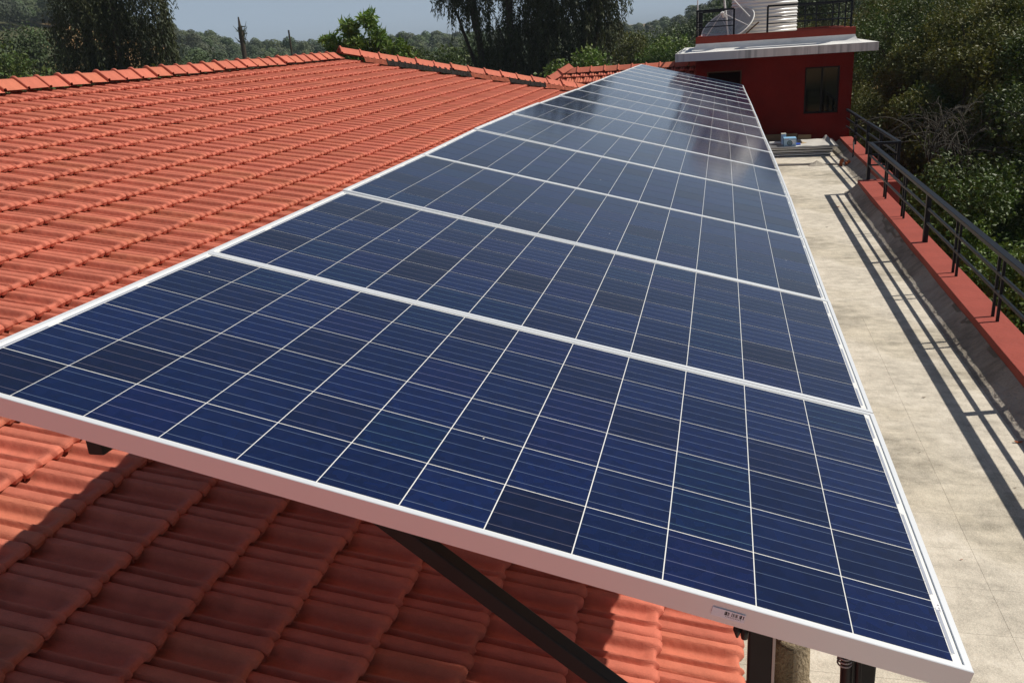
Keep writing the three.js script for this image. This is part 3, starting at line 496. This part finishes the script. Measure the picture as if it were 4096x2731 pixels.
{ // box with a fan printed on it
  const cv = document.createElement('canvas'); cv.width = 256; cv.height = 176; const c = cv.getContext('2d');
  c.fillStyle = '#a9c6da'; c.fillRect(0, 0, 256, 176); c.fillStyle = '#b5504e'; c.fillRect(12, 10, 92, 12); c.fillStyle = '#e8eef2'; c.fillRect(150, 40, 90, 90); c.fillStyle = '#8fb0c8'; for (let i = 0; i < 5; i++) c.fillRect(196, 60 + i * 16, 44, 5);
  c.fillStyle = '#16262b'; c.beginPath(); c.arc(122, 106, 58, 0, 7); c.fill(); c.strokeStyle = '#9fb9c2'; c.lineWidth = 9; c.beginPath(); c.arc(122, 106, 40, 0, 7); c.stroke();
  c.fillStyle = '#7d99a3'; for (let k = 0; k < 5; k++) { c.save(); c.translate(122, 106); c.rotate(k * 1.2566); c.beginPath(); c.ellipse(18, -8, 19, 9, 0.5, 0, 7); c.fill(); c.restore(); }
  const pt = new THREE.CanvasTexture(cv); pt.colorSpace = THREE.SRGBColorSpace; const pm = std({ map: pt, roughness: 0.7 }), bm = std({ color: lin(0.22, 0.42, 0.62), roughness: 0.7 });
  const t = thing('fan_box', 'light blue carton printed with a dark fan, standing on the stacked boards', 'box', [1.209, 0.184, -16.70]);
  put('carton', box(-0.108, 0.108, 0, 0.142, -0.12, 0.12, 0.003), bm, t); const f = put('printed_face', new THREE.PlaneGeometry(0.21, 0.138).translate(0, 0.071, 0.1215), pm, t);
  const t2 = thing('small_box', 'small pale blue carton behind the fan box on the stacked boards', 'box', [1.115, 0.184, -16.90]); put('carton', box(-0.045, 0.04, 0, 0.19, -0.05, 0.05, 0.003), std({ color: lin(0.45, 0.58, 0.75), roughness: 0.7 }), t2);
  put('flap', box(-0.045, 0.04, 0.185, 0.197, -0.05, 0.07, 0.001), M.paper, t2);
  const o = put('blue_packet', box(1.325, 1.405, 0.184, 0.205, -16.86, -16.70), std({ color: lin(0.03, 0.08, 0.4), roughness: 0.6 })); tag(o, 'flat dark blue packet to the right of the fan box', 'packet');
  const p = put('foam_roll', rod(V(0.86, 0.215, -16.86), V(1.06, 0.215, -16.88), 0.026, 14), M.white); tag(p, 'short white roll to the left of the fan box', 'roll');
  const k = put('cardboard_sheet', bar(V(0.5, 0.215, -17.6), V(1.41, 0.225, -17.62), 0.012, 0.12), M.card); tag(k, 'longer brown cardboard sheet leaning on the tower wall behind the boxes', 'cardboard');
  const k2 = put('cardboard_sheet', bar(V(1.42, 0.21, -17.58), V(1.66, 0.205, -17.6), 0.012, 0.10), M.card); tag(k2, 'shorter brown cardboard sheet leaning on the tower wall, right of the longer one', 'cardboard');
}
{
  const r = rng(8), g = grid(28, 10, (u, v) => { const a = u * Math.PI * 2, q = v * 0.15 * (1 + 0.18 * Math.sin(a * 3 + 1)); return [1.575 + q * Math.cos(a) * 1.05, 0.002 + 0.075 * (1 - v) ** 1.2 + 0.014 * (fbm(q * Math.cos(a) * 30 + 40, q * Math.sin(a) * 30 + 40, 3, 256) - 0.5) * (1 - v), -15.5 + q * Math.sin(a)]; });
  const o = put('mortar_heap', boxUV(g), M.cove); tag(o, 'small grey heap of mortar over the pipe on the terrace', 'heap');
  const p = put('floor_pipe', merge([hose([V(0.1, 0.014, -15.52), V(0.8, 0.014, -15.51), V(1.5, 0.014, -15.5), V(2.02, 0.016, -15.42)], 0.013, 30, 10)]), M.pipe); tag(p, 'grey pipe laid across the terrace floor through the mortar heap', 'pipe');
  const p2 = put('floor_cable', hose([V(0.1, 0.006, -15.72), V(0.9, 0.006, -15.70), V(1.42, 0.006, -15.66), V(1.62, 0.03, -15.6)], 0.005, 24), M.black); tag(p2, 'thin black cable on the terrace floor just behind the grey pipe', 'cable');
  const h = put('hose', hose([V(2.02, 0.03, -15.5), V(2.13, 0.05, -15.55), V(2.175, 0.2, -15.7), V(2.19, 0.33, -15.85), V(2.22, 0.40, -15.95), V(2.27, 0.35, -16.1)], 0.012, 40), M.black); tag(h, 'black hose curving up over the set back parapet', 'hose');
  const t = thing('brick_rubble', 'little heap of broken orange brick against the cove', 'rubble', [2.03, 0.01, -15.4]);
  for (let i = 0; i < 9; i++) { const m = put('brick_fragment', new THREE.DodecahedronGeometry(0.022 + 0.02 * r(), 0).scale(1.4, 0.8, 1), M.rust, t); m.position.set((r() - 0.5) * 0.24, 0.012 + 0.03 * r(), (r() - 0.5) * 0.22); m.rotation.set(r() * 6, r() * 6, r() * 6); }
  const leafAt = [[1.69, -5.0, 'curled brown leaf beside the broad railing shadow'], [1.13, -4.82, 'dark speck of litter on the terrace near the panel edge'], [1.31, -5.62, 'brown chip on the terrace left of the railing shadow'], [1.50, -11.9, 'broken brick chip between the far railing shadows'], [1.24, -10.7, 'dark crumb on the far terrace floor'], [1.52, -4.45, 'small dark seed on the sunlit terrace'], [1.10, -3.74, 'reddish brown bits of litter close to the near panel'], [0.93, -2.35, 'black torn scrap at the lower right of the terrace']];
  leafAt.forEach(([x, z, l], i) => { const c = [M.rust, M.dark, M.wood][i % 3], s = [0.022, 0.006, 0.01, 0.03, 0.014, 0.007, 0.006, 0.016][i]; const o = put('litter', grid(6, 3, (u, v) => [x + (u - 0.5) * s * 2, 0.004 + s * 0.5 * Math.abs(u - 0.5) + 0.2 * s * Math.sin(v * 3), z + (v - 0.5) * s * (1 - Math.abs(u - 0.5))]), c); tag(o, l, 'litter'); });
}

// ---------------------------------------------------------------- trees
function leafClump(n, len, wid, spread, seed, droop = 0) {
  const r = rng(seed), p = [];
  for (let i = 0; i < n; i++) {
    const a = r() * 6.283, e = (r() - 0.35) * 1.9, d = V(Math.cos(a) * Math.cos(e), Math.sin(e) - droop, Math.sin(a) * Math.cos(e)).normalize();
    const b = V((r() - 0.5), (r() - 0.5), (r() - 0.5)).multiplyScalar(spread), L = len * (0.7 + 0.6 * r()), s = V(r() - 0.5, r() - 0.5, r() - 0.5).cross(d).normalize().multiplyScalar(wid * 0.5 * (0.7 + 0.6 * r())), t = b.clone().addScaledVector(d, L), m = b.clone().addScaledVector(d, L * 0.45), l = m.clone().add(s), k = m.clone().sub(s); const f = d.clone().cross(s).normalize().multiplyScalar(wid * 0.16); l.add(f); k.add(f);
    for (const q of [b, l, t, b, t, k]) p.push(q.x, q.y, q.z);
  }
  const g = new THREE.BufferGeometry(); g.setAttribute('position', new THREE.Float32BufferAttribute(p, 3)); g.computeVertexNormals(); return g;
}
function hangClump(n, len, wid, drop, seed) { // a hanging strand of narrow leaves
  const r = rng(seed), p = [];
  for (let i = 0; i < n; i++) {
    const y = -drop * r(), a = r() * 6.283, d = V(Math.cos(a) * 0.5, -0.9 + 0.5 * r(), Math.sin(a) * 0.5).normalize(), b = V(Math.sin(y * 3 + seed) * 0.06 + (r() - 0.5) * 0.1, y, (r() - 0.5) * 0.1), L = len * (0.6 + 0.7 * r()), s = V(r() - 0.5, r() - 0.5, r() - 0.5).cross(d).normalize().multiplyScalar(wid * 0.5), t = b.clone().addScaledVector(d, L), m = b.clone().addScaledVector(d, L * 0.4);
    for (const q of [b, m.clone().add(s), t, b, t, m.clone().sub(s)]) p.push(q.x, q.y, q.z);
  }
  const g = new THREE.BufferGeometry(); g.setAttribute('position', new THREE.Float32BufferAttribute(p, 3)); g.computeVertexNormals(); return g;
}
const leafMat = (r, g, b, o = {}) => new THREE.MeshPhysicalMaterial({ color: lin(r, g, b), roughness: 0.5, side: THREE.DoubleSide, transmission: 0.35, thickness: 0, ...o });
const LM = { weep: leafMat(0.045, 0.060, 0.017, { roughness: 0.6, transmission: 0.4, specularIntensity: 0.5 }), deep: leafMat(0.095, 0.145, 0.024, { roughness: 0.5, transmission: 0.55, specularIntensity: 0.5 }), bright: leafMat(0.16, 0.26, 0.035, { roughness: 0.5, transmission: 0.55, specularIntensity: 0.6 }), olive: leafMat(0.15, 0.165, 0.03, { transmission: 0.55, specularIntensity: 0.4 }), grey: leafMat(0.10, 0.12, 0.07, { roughness: 0.6 }), far: leafMat(0.052, 0.088, 0.02, { roughness: 0.8, transmission: 0.3 }) };
const clumpG = { big: leafClump(40, 0.060, 0.036, 0.26, 5), mid: leafClump(34, 0.13, 0.08, 0.6, 6), broad: leafClump(22, 0.17, 0.06, 0.16, 8, 0.35), hang: hangClump(44, 0.11, 0.034, 1.1, 9), hang2: hangClump(36, 0.13, 0.042, 0.9, 12) };
// tree: trunk with limbs reaching each lobe, crown of leaf clumps spread through the lobes
function tree(name, label, [x, z], o) {
  const { h, R, seed, mat = LM.deep, clump = 'big', n = 900, lobes = 8, base = groundY(x, z), squash = 0.8, trunkR = 0.12, low = 0.35, group, hang = 0, lobeR = 0.5, branches = 1, lobeList, trunks } = o;
  const r = rng(seed), t = thing(name, label, name.endsWith('bush') ? 'bush' : 'tree', [x, base, z], group), L = [];
  if (lobeList) L.push(...lobeList); else for (let i = 0; i < lobes; i++) { const a = i / lobes * 6.283 * 1.618 + r(), q = Math.sqrt(r()) * R * 0.72, yy = h * (low + (1 - low) * (0.12 + 0.72 * r())); L.push([Math.cos(a) * q, yy, Math.sin(a) * q, R * lobeR * (0.75 + 0.5 * r())]); }
  if (!lobeList) { L.push([0, h - R * lobeR * 0.8, 0, R * lobeR]); }
  const gs = [], roots = trunks ?? [[0, 0, 0, h * (low + 0.25)]];
  for (const [bx, bz, lean, th] of roots) { const pts = [V(bx, -0.3, bz), V(bx + lean * 0.25 + 0.05 * h * (r() - 0.5) * 0.3, th * 0.4, bz + (r() - 0.5) * 0.1 * h * 0.3), V(bx + lean * 0.6, th * 0.75, bz), V(bx + lean, th, bz)]; const c = new THREE.CatmullRomCurve3(pts), g = new THREE.TubeGeometry(c, 10, 1, 8), p = g.attributes.position, uvn = 9; for (let i = 0; i <= 10; i++) { const ctr = c.getPointAt(i / 10), q = trunkR * (1 - 0.72 * i / 10); for (let k = 0; k < uvn; k++) { const id = i * uvn + k; p.setXYZ(id, ctr.x + (p.getX(id) - ctr.x) * q, ctr.y + (p.getY(id) - ctr.y) * q, ctr.z + (p.getZ(id) - ctr.z) * q); } } g.computeVertexNormals(); gs.push(g); }
  if (branches) for (const [lx, ly, lz] of L) { let best = roots[0], bd = 1e9; for (const q of roots) { const d = Math.hypot(q[0] + q[2] * 0.7 - lx, q[1] - lz); if (d < bd) { bd = d; best = q; } } const y0 = Math.min(best[3] * (0.5 + 0.4 * r()), ly * 0.85), f = y0 / best[3]; gs.push(rod(V(best[0] + best[2] * f, y0, best[1]), V(lx, ly, lz), trunkR * 0.34, 5, trunkR * 0.08)); }
  put('trunk', boxUV(merge(gs)), M.bark, t);
  const tot = L.reduce((s, l) => s + l[3] ** 2, 0), im = new THREE.InstancedMesh(clumpG[clump], mat, n + L.length), e = new THREE.Euler(), q = new THREE.Quaternion(), m = new THREE.Matrix4(), col = new THREE.Color(); let k = 0;
  for (const l of L) { const c = Math.round(n * l[3] ** 2 / tot); for (let i = 0; i < c && k < n + L.length; i++) {
    const a = r() * 6.283, u = r() * 2 - 1, rr = l[3] * (hang ? 0.45 + 0.6 * r() ** 0.6 : 0.62 + 0.44 * r() ** 0.7), s = Math.sqrt(1 - u * u); const sc = 0.7 + 0.7 * r();
    const P = V(l[0] + Math.cos(a) * s * rr, l[1] + u * rr * squash, l[2] + Math.sin(a) * s * rr);
    if (hang) e.set((r() - 0.5) * 0.3, r() * 6.3, (r() - 0.5) * 0.3); else e.set(r() * 6.3, r() * 6.3, r() * 6.3);
    im.setMatrixAt(k, m.compose(P, q.setFromEuler(e), V(sc, sc * (hang ? 0.7 + 0.8 * r() : 1), sc))); const f = 0.7 + 0.6 * r(); im.setColorAt(k, col.setRGB(f * (0.9 + 0.3 * r()), f, f * (0.8 + 0.3 * r()))); k++;
  } }
  im.count = k; im.name = 'crown'; im.userData.kind = 'stuff'; im.castShadow = im.receiveShadow = true; t.add(im); return t;
}
const polar = (az, d) => [d * Math.sin(az * Math.PI / 180), -d * Math.cos(az * Math.PI / 180)];
// the tall weeping trees behind the roof
{
  const hung = (list) => list;
  const A = polar(-36.6, 34), by = groundY(...A);
  tree('weeping_tree', 'tall dark weeping tree with two hanging crowns behind the left of the roof ridge', A, { h: 15, R: 3.2, seed: 41, mat: LM.weep, clump: 'hang', n: 2000, hang: 1, trunkR: 0.22, squash: 1.2, branches: 1,
    trunks: [[-0.8, 0, -0.3, 13], [0.2, 0.2, 0.3, 13], [1.7, -0.3, 0.4, 13]],
    lobeList: [[-1.2, 9, 0, 1.05], [-0.4, 8.6, 0.5, 1.1], [0.3, 9.6, -0.4, 1.0], [-0.9, 10.6, 0.2, 1.1], [0.1, 11.2, 0.1, 1.1], [1.75, 9.6, 0, 0.75], [1.95, 10.8, 0.2, 0.7], [1.8, 12.2, 0, 0.8], [-0.5, 12.6, 0, 1.3], [-1.1, 7.4, 0.2, 1.1], [0.4, 7.4, 0.3, 1.2], [1.7, 8.0, 0, 0.9], [-1.6, 8.4, 0, 0.7], [1.3, 7.0, 0.2, 1.0]] });
  const B = polar(-11.8, 38);
  tree('weeping_tree', 'big dark weeping tree with several bare trunks behind the roof hip', B, { h: 15, R: 4, seed: 43, mat: LM.weep, clump: 'hang2', n: 2900, hang: 1, trunkR: 0.30, squash: 1.1,
    trunks: [[-1.9, 0, -0.6, 12.5], [-0.6, 0.3, -0.3, 13], [0.3, -0.2, 0.2, 13], [0.8, 0.2, 2.6, 11.5]],
    lobeList: [[-2.6, 10.8, 0, 0.95], [-3.5, 11.2, 0, 0.65], [-1.9, 8.0, 0, 0.9], [0.9, 8.6, 0.4, 1.2], [1.9, 10.2, 0, 1.2], [2.9, 9.6, 0, 1.0], [3.3, 10.8, 0, 0.9], [1.2, 11.4, 0, 1.3], [-0.6, 11.6, 0, 1.2], [-0.9, 7.2, 0.3, 1.5], [0.8, 6.8, 0.3, 1.6], [2.3, 7.4, 0, 1.3], [-2.2, 6.6, 0, 1.2], [2.6, 6.2, 0, 1.3], [-1.8, 12.2, 0, 1.2], [2.6, 12.2, 0, 1.4], [-1.3, 9.3, 0.2, 0.9], [0.1, 9.0, 0.4, 1.0], [0.4, 10.2, 0.4, 0.9]] });
  const C = polar(-22.2, 27), cy = groundY(...C);
  tree('small_tree', 'small open tree of leafy tufts standing above the roof apex', C, { h: 9, R: 1.6, seed: 47, mat: LM.bright, clump: 'broad', n: 430, trunkR: 0.09, squash: 0.8,
    lobeList: [[-1.0, 9.15, 0, 0.27], [-0.35, 9.5, 0.1, 0.29], [0.22, 9.62, 0, 0.26], [0.55, 9.25, 0.2, 0.24], [-0.1, 9.0, 0.2, 0.36], [-0.6, 8.7, 0, 0.34], [0.45, 8.75, -0.1, 0.34], [1.05, 8.8, 0.1, 0.34], [1.3, 8.35, 0, 0.32], [0.1, 8.4, 0.2, 0.48], [-0.9, 8.2, 0, 0.36], [0.8, 8.1, 0.1, 0.40], [1.7, 7.8, 0, 0.32], [-0.2, 7.7, 0, 0.56]] });
  const D = polar(-29.4, 60); const t = thing('palm_stump', 'ragged dead palm trunk standing up from the woods left of the apex', 'tree', [D[0], groundY(...D), D[1]]);
  put('trunk', merge([hose([V(0.1, 0, 0), V(0.02, 6, 0), V(0, 9.9, 0)], 0.15, 12), rod(V(0, 9.2, 0), V(0, 10.5, 0), 0.17, 7, 0.04)]), M.bark, t);
  const fr = []; const r = rng(3); for (let k = 0; k < 22; k++) { const a = r() * 6.28; fr.push(rod(V(0, 8.6 + 1.5 * r(), 0), V(0.45 * Math.cos(a), 9.0 + 1.3 * r(), 0.45 * Math.sin(a)), 0.05, 4, 0.01)); } put('frond_stubs', merge(fr), LM.weep, t);
  const E = polar(-26.6, 55), gy = groundY(...E); const o = put('utility_pole', rod(V(E[0], gy, E[1]), V(E[0], 2.4 + 55 * Math.tan(1.2 * Math.PI / 180), E[1]), 0.09, 8, 0.05), M.bark); tag(o, 'thin dark pole sticking up from the woods left of the small tree', 'pole');
}
// bushes and trees just behind the ridge
const mids = [
  [-43, 24, 8.5, 1.9, 'olive', 'olive bush-like tree at the far left just over the ridge tiles'], [-40.6, 27, 8.7, 2.0, 'deep', 'dark green tree left of the left weeping tree, close behind the ridge'], [-38.2, 26, 8.4, 1.8, 'deep', 'low dark tree at the foot of the left weeping tree'], [-34.2, 30, 8.5, 1.7, 'olive', 'low olive tree right of the left weeping tree'],
  [-44, 42, 10.2, 2.4, 'deep', 'broad green tree on the slope at the left edge of the view'], [-41, 50, 10.6, 2.8, 'far', 'rounder green tree on the slope left of the left weeping tree'], [-31.6, 50, 8.8, 2.6, 'far', 'tree between the left weeping tree and the dead palm trunk'], [-28, 46, 8.4, 2.4, 'olive', 'olive tree between the dead palm trunk and the thin pole'],
  [-25.4, 38, 8.0, 2.0, 'deep', 'dark tree between the thin pole and the small tufted tree'], [-19.0, 36, 8.0, 2.0, 'bright', 'bright tree right of the small tufted tree'], [-17.0, 44, 8.5, 2.3, 'deep', 'dark tree left of the big weeping tree, above the hip'], [-15.4, 56, 9.0, 2.6, 'far', 'round-topped tree seen left of the big weeping tree trunks'],
  [-8.3, 34, 8.0, 1.8, 'bright', 'sunlit yellow green tree right of the big weeping tree'], [-6.6, 48, 8.9, 2.4, 'olive', 'olive tree behind the wing roof ridge'], [-4.6, 52, 8.8, 2.6, 'deep', 'dark tree behind the far end of the panel row'], [-3.0, 46, 8.3, 2.2, 'bright', 'green tree left of the tower slab'], [-1.6, 58, 9.6, 2.6, 'far', 'hazy tree behind the tower railing'],
];
mids.forEach(([az, d, h, R, m, l], i) => tree('broadleaf_tree', l, polar(az, d), { h, R, seed: 100 + i, mat: LM[m], clump: 'mid', n: 700, lobes: 12, trunkR: 0.14, lobeR: 0.36 }));
// the wood beside the terrace
const right = [
  // az, distance, top height over terrace, crown radius, material, label
  [15.0, 13.8, 0.05, 1.3, 'bright', 'sunlit rounded tree crown just outside the terrace railing'],
  [20, 9.0, -2.0, 1.7, 'deep', 'dark leafy tree below the near end of the railing'],
  [26, 7.5, -2.6, 1.6, 'deep', 'dark tree low down beyond the near parapet'],
  [11.3, 15.5, -0.8, 1.3, 'olive', 'olive tree behind the dry bush'],
  [18, 15, 1.3, 2.3, 'deep', 'dark glossy tree right of the sunlit crown'],
  [23, 13, 0.4, 2.2, 'deep', 'dark tree at the right behind the railing'],
  [9.2, 20.6, -1.0, 0.9, 'bright', 'small light green tree against the tower corner'],
  [9.6, 26, 3.2, 2.7, 'olive', 'tall olive tree rising just right of the tower slab'],
  [13.2, 24, 3.4, 2.8, 'deep', 'tall dark tree with a dead limb right of the tower'],
  [17.6, 22, 3.4, 2.8, 'olive', 'tall tree at the upper right above the sunlit crown'],
  [22, 20, 3.4, 2.8, 'deep', 'tall dark tree at the far upper right'],
  [7.4, 33, 4.2, 3.0, 'olive', 'tall tree behind the tower railing on the right'],
  [11.5, 34, 5.0, 3.4, 'olive', 'tree in the second row right of the tower'],
  [15.6, 31, 5.0, 3.4, 'deep', 'dark tree in the second row at the upper right'],
  [19.5, 30, 5.0, 3.4, 'olive', 'olive tree in the second row at the far right'],
  [4.5, 44, 5.0, 3.3, 'far', 'hazy tree on the slope behind the water tank'],
  [2.0, 48, 4.4, 3.3, 'far', 'hazy tree on the slope left of the water tank'],
  [6.8, 52, 6.2, 3.6, 'far', 'hazy tree on the slope right of the water tank'],
  [9, 20, -3.0, 1.6, 'deep', 'low dark tree behind the short railing'],
  [10.2, 21.5, 0.4, 1.4, 'olive', 'small olive tree close to the right side of the tower'],
  [11.6, 19, 0.9, 1.3, 'deep', 'green tree above the dry bush, beside the tower'],
  [13.6, 18.5, 1.6, 1.5, 'olive', 'yellowish tree in the middle of the wood right of the tower'],
  [15.3, 17.5, 1.0, 1.4, 'olive', 'yellowish tree above the sunlit crown'],
  [16.8, 17, 1.9, 1.5, 'deep', 'green tree in the middle of the wood at the right edge'],
  [15.0, 20, 2.5, 1.7, 'olive', 'taller yellowish tree in the wood, halfway up at the right'],
  [12.2, 22, 2.2, 1.6, 'olive', 'yellowish tree level with the tower slab'],
  [17.8, 12.4, -0.6, 1.4, 'bright', 'light green tree at the right edge behind the railing'],
  [21, 11, -1.3, 1.4, 'bright', 'light green tree outside the view beyond the railing'],
  [30, 9, -1.6, 2.0, 'deep', 'dark tree beyond the near end of the terrace'],
];
right.forEach(([az, d, top, R, m, l], i) => { const p = polar(az, d), base = Math.min(groundY(...p), top - 5); tree('forest_tree', l, p, { base, h: top - base, R, seed: 300 + i * 7, mat: LM[m], clump: d < 34 ? 'big' : 'mid', n: d < 18 ? 1500 : d < 34 ? 1500 : 700, lobes: 18, low: Math.max(0.2, 1 - (R * 2.5) / (top - base)), trunkR: 0.15, lobeR: 0.27 }); });
{ // dry thicket
  const r = rng(61), p0 = polar(13.3, 15.2), t = thing('dry_bush', 'leafless grey thicket of arching twigs outside the railing', 'bush', [p0[0], -0.05, p0[1]]);
  put('stem', merge([0, 1, 2, 3].map(k => rod(V(0.12 * (k - 1.5), -6, 0.1 * (k % 2)), V(0.25 * (k - 1.5), 0.05, 0.1 * (k % 2)), 0.03, 6, 0.015))), M.bark, t);
  for (let k = 0; k < 9; k++) { const gs = []; for (let s = 0; s < 4; s++) {
    const a = r() * 6.28, R = 0.35 + 0.75 * r(), H = 0.45 + 0.65 * r(), x0 = 0.7 * (r() - 0.5), cu = new THREE.QuadraticBezierCurve3(V(x0, 0, 0.2 * (r() - 0.5)), V(x0 + R * 0.5 * Math.cos(a), H * 1.25, R * 0.5 * Math.sin(a)), V(x0 + R * 1.25 * Math.cos(a), H * (0.45 + 0.4 * r()), R * 1.25 * Math.sin(a)));
    const g = new THREE.TubeGeometry(cu, 14, 0.0075, 4); gs.push(g);
    for (let q = 0; q < 9; q++) { const f = 0.3 + 0.68 * r(), P = cu.getPoint(f), T = cu.getTangent(f), d = T.clone().add(V((r() - 0.5) * 1.5, (r() - 0.3) * 1.2, (r() - 0.5) * 1.5)).normalize(), L = 0.10 + 0.22 * r(); gs.push(new THREE.TubeGeometry(new THREE.QuadraticBezierCurve3(P, P.clone().addScaledVector(d, L * 0.6).add(V(0, 0.03, 0)), P.clone().addScaledVector(d, L)), 4, 0.0035, 3)); }
  } put('branch', merge(gs), M.twig, t); }
}
// woods on the far hills: one mass
{
  const r = rng(71), lobesL = [[0, 1.0, 0, 1.0], [0.9, 0.75, 0.2, 0.7], [-0.8, 0.8, -0.3, 0.75], [0.1, 0.7, 0.9, 0.7], [-0.2, 0.75, -0.9, 0.7], [0.3, 1.6, -0.1, 0.6]], p = [];
  for (const l of lobesL) for (let i = 0; i < 420; i++) { const a = r() * 6.283, u = r() * 1.7 - 0.7, s = Math.sqrt(Math.max(0, 1 - u * u)), q = l[3] * (0.8 + 0.28 * r()), c = V(l[0] + Math.cos(a) * s * q, l[1] + u * q * 0.85, l[2] + Math.sin(a) * s * q), nrm = V(Math.cos(a) * s + (r() - 0.5) * 0.9, u + (r() - 0.5) * 0.9, Math.sin(a) * s + (r() - 0.5) * 0.9).normalize(), t1 = V(r() - 0.5, r() - 0.5, r() - 0.5).cross(nrm).normalize().multiplyScalar(0.042 + 0.035 * r()), t2 = nrm.clone().cross(t1).multiplyScalar(0.8); for (const [x, y] of [[-1, -1], [1, -1], [0.3, 1], [-1, -1], [0.3, 1], [-0.9, 0.6]]) { const w = c.clone().addScaledVector(t1, x).addScaledVector(t2, y); p.push(w.x, w.y, w.z); } }
  const g = new THREE.BufferGeometry(); g.setAttribute('position', new THREE.Float32BufferAttribute(p, 3)); g.computeVertexNormals();
  const list = [], e = new THREE.Euler(), q = new THREE.Quaternion(), m = new THREE.Matrix4(), col = new THREE.Color();
  for (let i = 0; i < 6800; i++) {
    const az = -62 + 100 * r(), d = Math.sqrt(78 ** 2 + r() * (275 ** 2 - 78 ** 2)), [x, z] = polar(az, d), n = vnoise(x * 0.045 + 90, z * 0.045 + 90);
    if (az < -33 && n > 0.50 && d > 64) continue; if (n < 0.1) continue; if (r() > 0.82) continue; list.push([x, z, d]);
  }
  const im = new THREE.InstancedMesh(g, LM.far, list.length);
  list.forEach(([x, z, d], i) => { const s = 1.15 + 1.0 * r(), hs = 0.75 + 0.45 * r(); im.setMatrixAt(i, m.compose(V(x, groundY(x, z) + 0.2 + s * 0.25, z), q.setFromEuler(e.set((r() - 0.5) * 0.5, r() * 6.3, (r() - 0.5) * 0.5)), V(s * (0.8 + 0.5 * r()), s * hs, s))); const f = 0.45 + 0.85 * r(), k = r(); im.setColorAt(i, col.setRGB(f * (0.8 + 0.6 * k), f * (0.95 + 0.1 * k), f * (0.8 + 0.3 * k))); });
  im.name = 'distant_forest'; im.castShadow = im.receiveShadow = true; scene.add(im); im.userData.kind = 'stuff'; tag(im, 'hazy green forest covering the hills along the horizon', 'forest');
}

// ---------------------------------------------------------------- render
const renderer = new THREE.WebGLRenderer({ antialias: true });
renderer.toneMapping = THREE.LinearToneMapping; renderer.toneMappingExposure = 1.06;
renderer.shadowMap.enabled = true; renderer.shadowMap.type = THREE.PCFSoftShadowMap;
renderer.setSize(1024, 682);
renderer.render(scene, camera);
